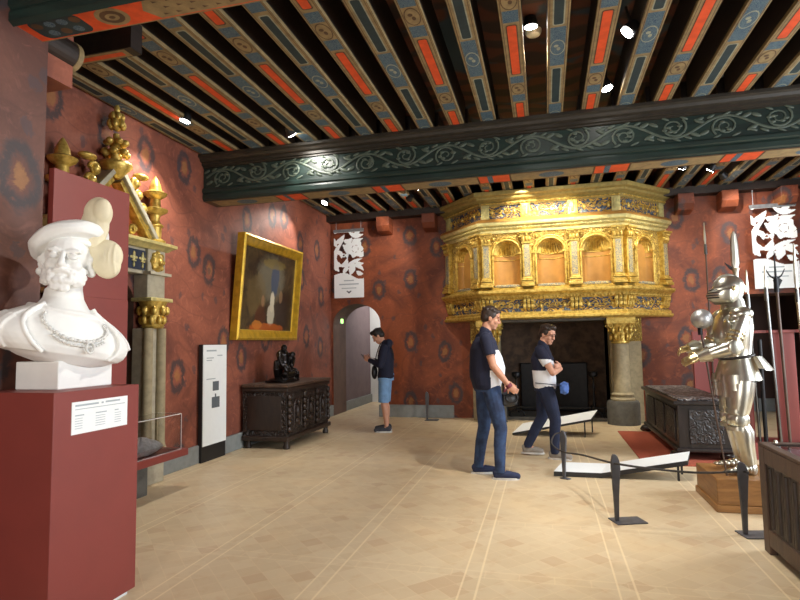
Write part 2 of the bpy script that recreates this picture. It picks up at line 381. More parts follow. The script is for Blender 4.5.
# joists with their painted soffits
JM = ['joist', 'j_tan', 'j_orange', 'j_blue', 'j_slot', 'j_line', 'j_pale']
def flat(mb, pts, z, mi): mb.add([(x, y, z) for x, y in pts], [tuple(range(len(pts)))], mi)
def rrect(x0, x1, y0, y1, r, n=5):
    out = []
    for cx, cy, a in ((x1-r, y1-r, 0), (x0+r, y1-r, PI/2), (x0+r, y0+r, PI), (x1-r, y0+r, 1.5*PI)):
        out += [(cx+r*math.cos(a+PI/2*i/n), cy+r*math.sin(a+PI/2*i/n)) for i in range(n+1)]
    return out
def oval(cx, cy, a, b, n=18): return [(cx+a*math.cos(2*PI*i/n), cy+b*math.sin(2*PI*i/n)) for i in range(n)]
def joist(x, y0, y1, z, kind, phase):
    mb = MB(); w = 0.08; mb.box(x-w, x+w, y0, y1, z, ZC)
    for s in (-1, 1): mb.box(x+s*w, x+s*(w+0.004), y0, y1, z, z+0.035, 1)
    flat(mb, [(x-w, y0), (x+w, y0), (x+w, y1), (x-w, y1)], z-0.001, 1)
    P = 1.48
    def clip(a, b): return max(a, y0+0.01), min(b, y1-0.01)
    for k in range(-4, 6):
        o = phase+P*k
        if kind == 'A':
            seg = [('bar', 2, 0.0, 0.86), ('blk', 3, 0.89, 1.03), ('med', 5, 1.03, 1.29), ('blk', 3, 1.29, 1.45)]
        else:
            seg = [('bar', 4, 0.0, 0.78), ('blk', 3, 0.80, 1.44), ('med', 6, 0.98, 1.26)]
        for typ, mi, a, b in seg:
            a, b = clip(o+a, o+b)
            if b-a < 0.03: continue
            if typ == 'bar':
                rr = min(0.022, (b-a)/2.2)
                flat(mb, rrect(x-0.046, x+0.046, a+0.005, b-0.005, rr), z-0.002, 6 if kind == 'B' else 5)
                flat(mb, rrect(x-0.036, x+0.036, a+0.018, b-0.018, rr*0.8), z-0.003, mi)
            elif typ == 'blk': flat(mb, [(x-0.062, a), (x+0.062, a), (x+0.062, b), (x-0.062, b)], z-0.002, mi)
            else:
                c = (a+b)/2; hb = (b-a)/2
                if hb < 0.06: continue
                flat(mb, oval(x, c, 0.064, hb*0.92), z-0.003, mi)
                flat(mb, oval(x, c, 0.056, hb*0.82), z-0.004, 3 if kind == 'B' else 1)
                flat(mb, oval(x+0.008, c+0.02, 0.016, hb*0.2), z-0.005, 6 if kind == 'B' else 5); flat(mb, oval(x-0.012, c-0.03, 0.02, hb*0.16), z-0.005, 6 if kind == 'B' else 5)
    for s in (-1, 1): flat(mb, [(x+s*0.066, y0), (x+s*0.071, y0), (x+s*0.071, y1), (x+s*0.066, y1)], z-0.002, 5)
    return struct(mb.build('ceiling_joist', JM, smooth=0))
kinds = {'A': 'orange bars', 'B': 'dark slots'}
for k in range(-12, 15):
    x = 0.195+0.363*k
    if x < XL+0.1: continue
    kd = 'A' if k % 2 else 'B'
    o = joist(x, 2.66, 6.35, 3.95, kd, 4.30 if kd == 'A' else 3.64)
    tag(o, 'painted ceiling joist with %s, in front of the dark green beam' % kinds[kd], 'joist', 'front bay joists with %s' % kinds[kd])
    o = joist(x, 6.6, YB, 4.1, kd, 8.10 if kd == 'A' else 7.44)
    tag(o, 'painted ceiling joist with %s, between the green beam and the fireplace wall' % kinds[kd], 'joist', 'back bay joists with %s' % kinds[kd])

# sweep a (d, z) profile along a plan polyline; d is the outward offset (to the right of travel)
def sweep(mb, plan, prof, mi=0, closed=True):
    n = len(plan); P = [Vector((p[0], p[1], 0)) for p in plan]; rs = []
    for i in range(n):
        d1 = (P[i]-P[i-1]).normalized() if i > 0 else None; d2 = (P[i+1]-P[i]).normalized() if i < n-1 else None
        n1 = Vector((d1.y, -d1.x, 0)) if d1 else None; n2 = Vector((d2.y, -d2.x, 0)) if d2 else None
        if n1 and n2:
            m = (n1+n2).normalized(); m = m/max(0.3, m.dot(n1))
        else: m = n1 or n2
        rs.append([P[i]+m*d+Vector((0, 0, z)) for d, z in prof])
    return mb.rings(rs, mi, True)
# the dark green main beam
BX0, BX1, BY0, BY1, BZ0 = XL, XR, 6.30, 6.62, 3.355
struct_beam = MB()
struct_beam.box(BX0, BX1, BY0, BY1, BZ0, 3.95)
pf = [(-0.01, 3.95), (0.13, 3.95), (0.13, 3.915), (0.10, 3.90), (0.085, 3.87), (0.05, 3.855), (0.05, 3.825), (0.025, 3.815), (0.025, 3.80), (-0.01, 3.79)]
pl = [(-0.01, 3.53), (0.02, 3.525), (0.03, 3.505), (0.03, 3.47), (0.012, 3.455), (0.022, 3.43), (0.022, 3.38), (-0.01, 3.36)]
gb = struct(struct_beam.build('ceiling_beam', 'beam_green', smooth=0)); tag(gb, 'dark green carved main beam crossing the ceiling before the fireplace', 'beam')
m1 = sweep(MB(), [(BX0, BY0), (BX1, BY0)], pf); m1.build('upper_moulding', 'beam_edge', gb, smooth=0)
m2 = sweep(MB(), [(BX0, BY0), (BX1, BY0)], pl); m2.build('lower_moulding', 'beam_green', gb, smooth=0)
sc = MB(); y = BY0-0.008
def frame_pt(x, z): return (x, y, z)
x = BX0+0.1; wl = 0.98; amp = 0.095; zc = 3.665
sc.tube([frame_pt(BX0+0.05+i*0.04, zc+amp*math.sin(2*PI*(i*0.04)/wl)) for i in range(int((BX1-BX0-0.1)/0.04))], 0.014, 6, ref=(0, 1, 0), flat=0.6)
k = 0
while x < BX1-0.4:
    sg = 1 if k % 2 == 0 else -1; cx = BX0+0.05+wl*(0.25+0.5*k); cz = zc-sg*0.02
    if cx > BX1-0.3: break
    pts = []
    for i in range(26):
        a = i/25*2.3*2*PI*0.8; r = 0.112*(1-i/25*0.85)
        pts.append(frame_pt(cx+sg*r*math.cos(a+PI*0.75)*1.15, cz-sg*r*math.sin(a+PI*0.75)))
    sc.tube(pts, [0.013*(1-0.5*i/25) for i in range(26)], 6, ref=(0, 1, 0), flat=0.6)
    for j in range(5):
        a = random.uniform(0, 2*PI); q = 0.028
        sc.ball(frame_pt(cx+0.05*math.cos(a)*(1+j*0.25), cz+0.05*math.sin(a)), (q, 0.008, q*0.6), 8, 5)
    for dx, dz, rx, rz in ((0.20, 0.075, 0.06, 0.022), (0.25, -0.06, 0.06, 0.024), (-0.2, -0.07, 0.055, 0.022), (-0.24, 0.08, 0.05, 0.02), (0.13, 0.10, 0.045, 0.016), (-0.13, 0.10, 0.045, 0.018), (0.02, 0.115, 0.05, 0.014), (0.10, -0.115, 0.05, 0.014), (-0.08, -0.12, 0.045, 0.014)):
        sc.ball(frame_pt(cx+dx, zc+sg*dz), (rx, 0.008, rz), 8, 5, F=(0.9, 0, 0.4*sg), U=(-0.4*sg, 0, 0.9))
    k += 1
sc.build('scrollwork', 'beam_scroll', gb, smooth=60)
so = MB(); z = BZ0-0.001
flat(so, [(BX0, BY0), (BX1, BY0), (BX1, BY1), (BX0, BY1)], z, 0)
x = BX0+0.1; i = 0
while x < BX1-0.3:
    L = (0.9, 0.35)[i % 2]
    flat(so, [(x, BY0+0.03), (x+L, BY0+0.03), (x+L, BY1-0.03), (x, BY1-0.03)], z-0.002, (1, 2)[i % 2])
    if i % 2 == 0:
        flat(so, oval(x+L/2, (BY0+BY1)/2, 0.14, 0.10), z-0.003, 3)
    else: flat(so, [(x+0.1, BY0+0.03), (x+0.16, BY0+0.03), (x+0.16, BY1-0.03), (x+0.1, BY1-0.03)], z-0.003, 3)
    x += L+0.02; i += 1
so.build('painted_soffit', ['j_line', 'j_tan', 'j_orange', 'j_blue'], gb, smooth=0)

# the nearer beam with the orange painted soffit
OY0, OY1, OZ = 2.47, 2.69, 3.38
ob_ = struct(MB().box(-2.98, XR, OY0, OY1, OZ, 3.95).build('ceiling_beam', 'beam_green', smooth=0)); tag(ob_, 'nearest ceiling beam with orange and tan painted underside, above the marble bust', 'beam')
sweep(MB(), [(-2.98, OY0), (XR, OY0)], [(d, z_) for d, z_ in pf]).build('upper_moulding', 'beam_green', ob_, smooth=0)
sweep(MB(), [(-2.98, OY0), (XR, OY0)], [(d, z_) for d, z_ in pl]).build('lower_moulding', 'beam_green', ob_, smooth=0)
so = MB(); z = OZ-0.001
flat(so, [(-2.98, OY0), (XR, OY0), (XR, OY1), (-2.98, OY1)], z, 1)
flat(so, [(-2.98, OY0+0.012), (XR, OY0+0.012), (XR, OY1-0.012), (-2.98, OY1-0.012)], z-0.002, 2)
for x0 in (-2.92, -0.3, 2.3):
    flat(so, rrect(x0, x0+0.36, OY0+0.02, OY1-0.02, 0.05), z-0.003, 0)
    for j in range(7): flat(so, oval(x0+0.05+j*0.045, (OY0+OY1)/2+(0.04 if j % 2 else -0.04), 0.035, 0.03, 10), z-0.004, 3 if j % 3 else 5)
    c = (x0+0.55, (OY0+OY1)/2)
    flat(so, oval(c[0], c[1], 0.105, 0.085), z-0.003, 1); flat(so, oval(c[0], c[1], 0.075, 0.06), z-0.004, 5); flat(so, oval(c[0], c[1], 0.045, 0.032), z-0.005, 1); flat(so, oval(c[0], c[1], 0.02, 0.014), z-0.006, 5)
    a, b = x0+0.76, x0+1.62; pts = []
    flat(so, [(a, OY0+0.11), (a+0.06, OY0+0.02), (b-0.06, OY0+0.02), (b, OY0+0.11), (b-0.06, OY1-0.02), (a+0.06, OY1-0.02)], z-0.003, 6)
    for j in range(9):
        for q in range(3): flat(so, [(a+0.1+j*0.085+(q % 2)*0.04, OY0+0.045+q*0.055), (a+0.135+j*0.085+(q % 2)*0.04, OY0+0.06+q*0.055), (a+0.10+j*0.085+(q % 2)*0.04, OY0+0.065+q*0.055)], z-0.004, 5)
so.build('painted_soffit', ['j_slot', 'j_tan', 'j_orange', 'j_blue', 'j_slot', 'j_line', 'j_tan'], ob_, smooth=0)
# short painted trimmer and rounded bracket beside the pier
tr = MB(); tr.box(XL, -2.95, 3.40, 3.52, 3.72, 3.95)
flat(tr, [(-3.62, 3.41), (-3.02, 3.41), (-3.02, 3.51), (-3.62, 3.51)], 3.718, 1); flat(tr, [(-3.55, 3.435), (-3.06, 3.435), (-3.06, 3.485), (-3.55, 3.485)], 3.716, 2)
t_ = struct(tr.build('trim_ceiling_trimmer', ['joist', 'j_tan', 'j_orange'], smooth=0))
cb = MB(); cb.tube([(-3.07, 2.70, 3.44), (-3.07, 2.95, 3.44)], 0.10, 24, 1); cb.tube([(-3.07, 2.95, 3.44), (-3.07, 2.99, 3.44)], 0.105, 24, 0)
cb.box(-3.3, -3.07, 2.72, 2.98, 3.36, 3.54)
struct(cb.build('trim_ceiling_bracket', ['j_tan', 'joist'], smooth=0))
struct(MB().box(-3.9, -3.02, 2.72, 2.95, 3.2, 3.56).build('wall_left_corbel', 'wall_left', smooth=0))
# corbels on the fireplace wall
for x in (-3.05, -2.12, 2.47, 3.16, 4.05):
    cb = MB(); cb.poly([(x-0.13, YB, 3.98), (x-0.13, YB-0.34, 3.98), (x-0.13, YB-0.34, 3.80), (x-0.13, YB-0.26, 3.70), (x-0.13, YB, 3.66)], (0.26, 0, 0))
    struct(cb.build('trim_corbel', 'wall_back', smooth=0, bevel=0.01))
struct(MB().box(XL, XR, YB-0.24, YB, 3.98, 4.12).build('trim_wall_plate', 'joist', smooth=0))
# recessed door in the left wall, behind the gilded surround
dr = struct(MB().box(XL-0.35, XL-0.3, 4.12, 5.06, 0, 2.24).build('door_1', 'dark_oak', smooth=0))
dp = MB()
for z0, z1 in ((0.15, 0.9), (1.0, 2.05)):
    for y0 in (4.2, 4.63): dp.box(XL-0.31, XL-0.275, y0, y0+0.34, z0, z1)
dp.build('door_panel', 'dark_oak', dr, smooth=0, bevel=0.012)
# windows of the right and rear walls
wi = 0
for (cx, cy, ax) in ((XR+0.3, 2.2, 'y'), (XR+0.3, 6.4, 'y'), (-0.6, YR-0.3, 'x')):
    wi += 1; wf = MB()
    def bar(u0, u1, z0, z1):
        if ax == 'y': wf.box(cx-0.03, cx+0.03, cy+u0, cy+u1, z0, z1)
        else: wf.box(cx+u0, cx+u1, cy-0.03, cy+0.03, z0, z1)
    for u in (-0.8, -0.03, 0.74): bar(u, u+0.06, 0.8, 3.2)
    for z in (0.8, 1.6, 2.4, 3.14): bar(-0.8, 0.8, z, z+0.06)
    struct(wf.build('window_%d' % wi, 'oak_mid', smooth=0))

# ------------------------------------------------------------------ ceiling spotlights
def spot(x, y, z, target, power, angle, color, label, size=0.062):
    t = thing('ceiling_spotlight', label, 'spotlight', (x, y, z), 0, 'ceiling spotlights')
    d = (Vector(target)-Vector((x, y, z))).normalized(); p = Vector((x, y, z))
    up = Vector((0, 0, 1)); 
    MB().tube([p-d*0.10, p-d*0.02, p], [size*0.7, size, size*1.05], 14).build('housing', 'black', t)
    MB().tube([p-d*0.05, (x, y, min(z+0.22, ZC))], 0.012, 8).build('bracket', 'black', t)
    MB().tube([p+d*0.001, p+d*0.006], [size*0.85, size*0.85], 14).build('bulb', 'lamp', t)
    if power:
        l = bpy.data.lights.new('spot_beam', 'SPOT'); l.energy = power; l.spot_size = math.radians(angle); l.spot_blend = 0.6; l.color = color; l.shadow_soft_size = 0.03
        o = bpy.data.objects.new('spot_beam', l); COL.objects.link(o); o.parent = t; o.location = d*0.02
        o.rotation_euler = d.to_track_quat('-Z', 'Y').to_euler()
    return t
WARM = (1.0, 0.91, 0.74); NEUT = (1.0, 0.95, 0.87)
spot(-3.74, 5.15, 3.93, (-4.25, 5.0, 2.0), 150, 95, NEUT, 'bright ceiling spotlight beside the left wall, above the gilded doorway')
spot(-2.80, 5.86, 3.93, (-2.6, 6.4, 3.3), 45, 90, NEUT, 'ceiling spotlight shining on the left end of the green beam')
spot(-0.02, 4.85, 4.22, (0.1, 5.4, 0), 260, 110, NEUT, 'recessed ceiling spotlight near the top edge, beside a smoke detector')
spot(0.75, 4.74, 3.98, (-2.6, 4.2, 0.4), 320, 100, NEUT, 'large warm ceiling spotlight between joists right of the smoke detector')
spot(0.70, 5.78, 3.98, (1.6, 5.5, 1.2), 200, 80, NEUT, 'ceiling spotlight tucked against the top of the green beam')
spot(-3.72, 9.10, 3.98, (-4.3, 8.2, 2.4), 110, 90, NEUT, 'ceiling spotlight beyond the green beam, over the framed painting')
spot(-1.89, 8.70, 3.98, (-0.9, 9.9, 2.5), 110, 80, WARM, 'nearer one of two ceiling spotlights left of the gilded chimneypiece')
spot(-2.23, 9.35, 3.98, (-3.9, 10.8, 2.8), 90, 80, NEUT, 'farther one of two ceiling spotlights left of the gilded chimneypiece')
spot(0.31, 8.90, 4.05, (0.25, 9.9, 2.7), 260, 105, WARM, 'ceiling spotlight in front of the gilded chimneypiece')
for x in (-0.30, 0.55):
    l = bpy.data.lights.new('cornice_lamp', 'SPOT'); l.energy = 70; l.spot_size = math.radians(72); l.spot_blend = 0.2; l.color = WARM; l.shadow_soft_size = 0.01
    o = bpy.data.objects.new('cornice_lamp', l); COL.objects.link(o); o.location = (x, 9.36, 4.13); o.rotation_euler = Vector((0, 0.5, -0.55)).to_track_quat('-Z', 'Y').to_euler()
spot(2.51, 9.15, 3.98, (1.4, 9.9, 2.4), 90, 80, WARM, 'middle ceiling spotlight of the three right of the chimneypiece')
spot(2.83, 9.60, 3.98, (4.0, 10.8, 2.9), 130, 80, NEUT, 'ceiling spotlight nearest the white banner on the right')
spot(2.13, 9.15, 4.05, (1.9, 10.8, 1.6), 110, 80, WARM, 'dimmer ceiling spotlight close to the right end of the chimneypiece')
sd = thing('smoke_detector', 'cream round smoke detector on the ceiling beside the recessed spotlight', 'smoke detector', (0.0, 5.06, ZC))
MB().lathe([(0.075, ZC), (0.075, ZC-0.02), (0.06, ZC-0.045), (0.03, ZC-0.055)], 0.0, 5.06, 20).build('cover', 'cream', sd)
# added unseen light, stands in for window light on the white corridor end
area('corridor_fill', (-3.2, 12.9, 2.9), (-3.7, 13.6, 1.0), 0.6, 0.6, 34, (1.0, 0.95, 0.9))
# ================================================================== THE GILDED CHIMNEYPIECE
FX0, FX1, FY = -1.03, 1.32, 9.9
W0, W1 = (-1.82, YB), (2.16, YB)
CP = [W0, (FX0, FY), (FX1, FY), W1]
fp = thing('chimneypiece', 'huge gilded and painted chimneypiece with arched niches over a dark fireplace', 'fireplace', (0.145, 10.3, 0))
# solid hood behind the ornament
mb = MB(); core = [(-1.74, YB), (-0.995, FY+0.25), (1.285, FY+0.25), (2.08, YB)]
mb.poly([(x, y, 1.9) for x, y in core], (0, 0, 2.19)); mb.build('hood', 'niche_ochre', fp, smooth=0)
def mould(name, prof, mt, **k): sweep(MB(), CP, prof).build(name, mt, fp, smooth=k.get('smooth', 30))
mould('lower_moulding', [(-0.3, 1.84), (0.06, 1.84), (0.09, 1.86), (0.09, 1.89), (0.06, 1.91), (0.05, 1.95), (0.015, 1.965), (-0.3, 1.965)], 'gold')
mould('lower_frieze', [(-0.3, 1.955), (0.0, 1.955), (0.0, 2.19), (-0.3, 2.19)], 'blue_gold', smooth=0)
mould('shelf', [(-0.3, 2.18), (0.03, 2.18), (0.06, 2.21), (0.075, 2.25), (0.13, 2.28), (0.15, 2.30), (0.15, 2.335), (0.10, 2.35), (0.06, 2.385), (0.04, 2.40), (-0.3, 2.40)], 'gold')
mould('middle_cornice', [(-0.3, 3.37), (0.02, 3.37), (0.03, 3.42), (0.07, 3.44), (0.085, 3.475), (0.13, 3.49), (0.145, 3.52), (0.145, 3.55), (-0.3, 3.56)], 'gold_pale')
mould('cornice_lip', [(-0.3, 3.55), (0.155, 3.55), (0.12, 3.59), (0.05, 3.63), (-0.3, 3.635)], 'niche_ochre')
mould('upper_frieze', [(-0.3, 3.625), (0.0, 3.625), (0.0, 3.88), (-0.3, 3.88)], 'blue_gold', smooth=0)
mould('top_cornice', [(-0.3, 3.87), (0.03, 3.87), (0.05, 3.90), (0.06, 3.915), (0.05, 3.93), (0.09, 3.95), (0.13, 3.965), (0.15, 4.0), (0.21, 4.02), (0.22, 4.05), (0.22, 4.085), (-0.3, 4.09)], 'olive_gold')
def frame(p0, p1):
    """local frame on one face of the hood: u along, d outwards"""
    a, b = Vector((p0[0], p0[1], 0)), Vector((p1[0], p1[1], 0)); t = (b-a).normalized(); n = Vector((t.y, -t.x, 0)); return (lambda u, d, z: a+t*u+n*d+Vector((0, 0, z))), (b-a).length
def niche_bay(fn, u0, u1, a, r_dep):
    """one bay: panel with an arched recess, its shell head, arch mouldings and jamb strips"""
    uc = (u0+u1)/2; z0, zs, z1 = 2.40, 3.0, 3.37; n = 18
    mb = MB()
    arc = [(uc-a*math.cos(PI*i/n), zs+a*math.sin(PI*i/n)) for i in range(n+1)]
    def q(*p, mi=0): mb.add([fn(*v) for v in p], [tuple(range(len(p)))], mi)
    q((u0, 0, z0), (uc-a, 0, z0), (uc-a, 0, zs), (u0, 0, zs)); q((uc+a, 0, z0), (u1, 0, z0), (u1, 0, zs), (uc+a, 0, zs))
    q((u0, 0, zs), (uc-a, 0, zs), (uc-a, 0, z1), (u0, 0, z1)); q((uc+a, 0, zs), (u1, 0, zs), (u1, 0, z1), (uc+a, 0, z1))
    for (x0, y0), (x1, y1) in zip(arc, arc[1:]): q((x0, 0, y0), (x1, 0, y1), (x1, 0, z1), (x0, 0, z1))
    pn = mb.build('bay_panel', 'gold_carved', fp, smooth=0)
    mb = MB(); m = 16; rows = []
    for z in (z0+0.02, zs): rows.append([fn(uc-a*math.cos(PI*j/m), -r_dep*math.sin(PI*j/m), z) for j in range(m+1)])
    mb.rings(rows, 0, caps=False, closed=False)
    mb.add([fn(uc-a*math.cos(PI*j/m), -r_dep*math.sin(PI*j/m), z0+0.02) for j in range(m+1)], [tuple(range(m+1))])
    mb.build('niche', 'niche_ochre', fp, smooth=60)
    rows = []; mm = 28
    for i in range(8):
        e = PI/2*i/7.0
        rows.append([fn(uc-a*math.cos(PI*j/mm)*math.cos(e)*(1-0.05*(j % 2)), -r_dep*math.sin(PI*j/mm)*math.cos(e)*(1-0.12*(j % 2)), zs+a*math.sin(e)) for j in range(mm+1)])
    mb = MB(); mb.rings(rows, 0, caps=False, closed=False); mb.build('shell_head', 'gold', fp, smooth=0)
    mb = MB()
    for rr, tr_ in ((a+0.018, 0.018), (a+0.062, 0.013)):
        mb.tube([fn(uc-rr, 0.01, z0+0.04)]+[fn(uc-rr*math.cos(PI*i/n), 0.01, zs+rr*math.sin(PI*i/n)) for i in range(n+1)]+[fn(uc+rr, 0.01, z0+0.04)], tr_, 8)
    mb.tube([fn(uc-(a+0.09), 0.0, z0+0.04)]+[fn(uc-(a+0.04)*math.cos(PI*i/n), 0.0, zs+(a+0.04)*math.sin(PI*i/n)) for i in range(n+1)]+[fn(uc+(a+0.09), 0.0, z0+0.04)], 0.012, 6)
    for s in (-1, 1):
        mb.obox(fn(uc+s*(a+0.035), 0.015, zs), fn(1, 0, 0)-fn(0, 0, 0), fn(0, 1, 0)-fn(0, 0, 0), (0, 0, 1), 0.11, 0.05, 0.03)
        for k in range(9): mb.ball(fn(uc+s*(a+0.04), 0.012, z0+0.10+k*0.06), 0.014, 8, 5)
    for i in range(1, n, 2):
        g = PI*(i)/n; mb.ball(fn(uc-(a+0.04)*math.cos(g), 0.014, zs+(a+0.04)*math.sin(g)), 0.013, 8, 5)
    for s in (-1, 1):
        c = fn(uc+s*(a+0.0), 0.01, zs+a+0.05); mb.ball(c, (0.03, 0.03, 0.03), 10, 6)
    mb.build('arch_moulding', 'gold', fp, smooth=50)
    mb = MB()
    for z, h in ((zs-0.015, 0.02), (zs-0.10, 0.014)):
        mb.tube([fn(uc-(a-0.003)*math.cos(PI*j/m), -(r_dep-0.004)*math.sin(PI*j/m), z) for j in range(m+1)], h*0.6, 6)
    mb.build('niche_string_course', 'gold', fp, smooth=50)
    mb = MB(); mb.rings([[fn(uc-a*k*math.cos(PI*j/m), (0.02 if j in (0, m) else 0.02+0.045*k*math.sin(PI*j/m)), z0+zz) for j in range(m+1)]+[fn(uc+a*0.9*math.cos(PI*j/m), -r_dep*0.9*math.sin(PI*j/m), z0+zz) for j in range(m+1)] for k, zz in ((1.0, 0.0), (1.0, 0.03), (0.8, 0.045))], 0)
    mb.build('niche_sill', 'grey_gold', fp, smooth=0)
def pilaster(fn, u, w=0.15):
    X = fn(1, 0, 0)-fn(0, 0, 0); D = fn(0, 1, 0)-fn(0, 0, 0); Z = (0, 0, 1)
    p = MB().obox(fn(u, 0.03, 2.86), X, D, Z, w, 0.09, 0.92).build('pilaster', 'gold', fp, smooth=0, bevel=0.008)
    MB().obox(fn(u, 0.075, 2.86), X, D, Z, w*0.62, 0.016, 0.56).build('pilaster_panel', 'grey_gold', p, smooth=0)
    b = MB()
    for z, ww, h, dd in ((2.425, w+0.07, 0.05, 0.16), (2.47, w+0.045, 0.04, 0.14), (2.51, w+0.055, 0.025, 0.15), (2.54, w+0.02, 0.03, 0.12)): b.obox(fn(u, dd/2-0.02, z), X, D, Z, ww, dd, h)
    b.build('pilaster_base', 'gold', p, smooth=0, bevel=0.008)
    c = MB()
    for z, ww, h, dd in ((3.17, w+0.02, 0.02, 0.12), (3.345, w+0.08, 0.03, 0.17)): c.obox(fn(u, dd/2-0.02, z), X, D, Z, ww, dd, h)
    c.rings([[fn(u+sx*(w/2+e), dd_, z) for sx, dd_ in ((-1, -0.02), (-1, 0.08+e), (1, 0.08+e), (1, -0.02))] for z, e in ((3.18, 0.0), (3.24, 0.008), (3.30, 0.025), (3.335, 0.035))])
    for s in (-1, 1):
        vol = [fn(u+s*(w/2+0.012)+s*0.026*(1-i/16)*math.cos(i*0.8), 0.11, 3.30+0.028*(1-i/16)*math.sin(i*0.8)) for i in range(15)]
        c.tube(vol, 0.011, 6)
    for k in (-1, 0, 1): c.ball(fn(u+k*w*0.36, 0.10, 3.225), (0.024, 0.024, 0.045), 8, 6)
    c.ball(fn(u, 0.115, 3.305), 0.022, 8, 6)
    c.build('pilaster_capital', 'gold', p, smooth=50)
def console(fn, u):
    X = fn(1, 0, 0)-fn(0, 0, 0); D = fn(0, 1, 0)-fn(0, 0, 0)
    b = MB()
    for k in (-1, 0, 1):
        pr = [fn(u+k*0.068-0.026, d, z) for d, z in ((-0.01, 2.19), (0.075, 2.19), (0.08, 2.14), (0.055, 2.09), (0.05, 2.04), (0.03, 2.0), (-0.01, 1.99))]
        b.poly(pr, X*0.052)
    b.build('console', 'gold', fp, smooth=0, bevel=0.008)
fn, L = frame(CP[1], CP[2])
pc = [0.075, 0.78, 1.57, L-0.075]
for u in pc: pilaster(fn, u)
for a_, b_ in zip(pc, pc[1:]): niche_bay(fn, a_, b_, 0.228, 0.20)
for u in pc: console(fn, u)
fl, LL = frame(CP[0], CP[1]); fr, LR = frame(CP[2], CP[3])
for f_, Lx in ((fl, LL), (fr, LR)):
    e0, e1 = (0.12, Lx-0.10) if f_ is fl else (0.10, Lx-0.12)
    pilaster(f_, e0, 0.15); pilaster(f_, e1, 0.15); niche_bay(f_, e0, e1, 0.22, 0.20)
    console(f_, e0); console(f_, e1)
# egg rows and small relief ornaments on the friezes
def row(f_, L_, z, d, step, r, name, mt='gold'):
    b = MB(); k = int((L_-0.06)/step)
    for i in range(k+1): b.ball(f_(0.03+i*(L_-0.06)/k, d, z), r, 6, 4)
    b.tube([f_(0.02, d-0.008, z), f_(L_-0.02, d-0.008, z)], 0.012, 6)
    b.build(name, mt, fp, smooth=60)
for f_, L_ in ((fl, LL), (fn, L), (fr, LR)):
    row(f_, L_, 2.215, 0.055, 0.055, (0.02, 0.02, 0.02), 'egg_moulding'); row(f_, L_, 3.455, 0.075, 0.06, (0.018, 0.018, 0.016), 'bead_moulding', 'gold_pale'); row(f_, L_, 3.905, 0.055, 0.07, (0.02, 0.02, 0.015), 'top_bead_moulding')
    n_ = max(2, int(L_/0.37))
    for zz, rr in ((3.755, 0.062), (2.07, 0.055)):
        b = MB()
        for i in range(n_):
            u = L_*(i+0.5)/n_
            for s in (-1, 1): b.tube([f_(u+s*(0.03+rr*1.6-rr*(1-k/14)*math.cos(k*0.5)), 0.008, zz+rr*(1-k/16)*math.sin(k*0.5)) for k in range(14)], 0.011, 6)
            b.ball(f_(u, 0.006, zz), (0.03, 0.018, 0.05), 8, 6)
        b.tube([f_(0.02, -0.002, zz), f_(L_-0.02, -0.002, zz)], 0.008, 6)
        b.build('relief_ornament', 'gold', fp, smooth=60)
for u in pc[1:3]:
    b = MB(); X = Vector((1, 0, 0)); D = Vector((0, -1, 0))
    b.obox(fn(u, 0.02, 3.75), X, D, (0, 0, 1), 0.17, 0.06, 0.25); b.obox(fn(u-0.055, 0.055, 3.75), X, D, (0, 0, 1), 0.02, 0.02, 0.2); b.obox(fn(u+0.055, 0.055, 3.75), X, D, (0, 0, 1), 0.02, 0.02, 0.2)
    b.obox(fn(u, 0.055, 3.755), X, D, (0, 0, 1), 0.05, 0.03, 0.16); b.build('frieze_block', 'gold', fp, smooth=0, bevel=0.008)
for f_, u in ((fn, pc[0]), (fn, pc[3]), (fl, 0.12), (fr, LR-0.12)):
    X = f_(1, 0, 0)-f_(0, 0, 0); D = f_(0, 1, 0)-f_(0, 0, 0)
    MB().obox(f_(u, 0.015, 3.755), X, D, (0, 0, 1), 0.14, 0.06, 0.25).obox(f_(u, 0.05, 3.755), X, D, (0, 0, 1), 0.07, 0.02, 0.17).build('frieze_block', 'gold_pale', fp, smooth=0, bevel=0.008)
# jambs, columns, capitals
for s in (-1, 1):
    cx = 0.145+s*1.125
    MB().box(cx-0.16 if s > 0 else cx-0.36, cx+0.36 if s > 0 else cx+0.16, 10.5, YB+0.02, 0, 1.86).build('jamb', 'column_stone', fp, smooth=0, bevel=0.012)
    MB().lathe([(0.27, 0), (0.27, 0.36), (0.25, 0.40), (0.2, 0.405)], cx, 10.37, 28).build('column_plinth', 'stone_dark', fp, smooth=40)
    c = MB().lathe([(0.2, 0.40), (0.205, 0.43), (0.19, 0.455), (0.165, 0.465), (0.175, 0.49), (0.19, 0.51), (0.17, 0.535), (0.15, 0.545), (0.145, 0.60), (0.14, 1.0), (0.132, 1.40)], cx, 10.37, 28).build('column', 'column_stone', fp, smooth=40)
    c = MB().lathe([(0.13, 1.38), (0.155, 1.40), (0.155, 1.425), (0.135, 1.435), (0.14, 1.55), (0.175, 1.68), (0.21, 1.73)], cx, 10.37, 24); c.box(cx-0.23, cx+0.23, 10.14, 10.6, 1.73, 1.85)
    for k in range(10):
        a = 2*PI*k/10
        for z, r, t_ in ((1.50, 0.16, 0.05), (1.62, 0.185, 0.045)): c.ball((cx+r*math.cos(a+z*4), 10.37+r*math.sin(a+z*4), z), (0.03, 0.03, t_*1.3), 8, 6)
    for i in (-1, 1):
        for j in (-1, 1): c.tube([(cx+i*(0.17+0.045*(1-k/14)*math.cos(k*0.7)), 10.37+j*0.2, 1.685+0.045*(1-k/14)*math.sin(k*0.7)) for k in range(13)], 0.014, 6)
    c.build('column_capital', 'gold', fp, smooth=50)
    MB().box(min(cx+s*0.16, cx+s*0.38), max(cx+s*0.16, cx+s*0.38), 10.48, YB, 1.42, 1.85).build('jamb_capital', 'gold_carved', fp, smooth=0, bevel=0.02)
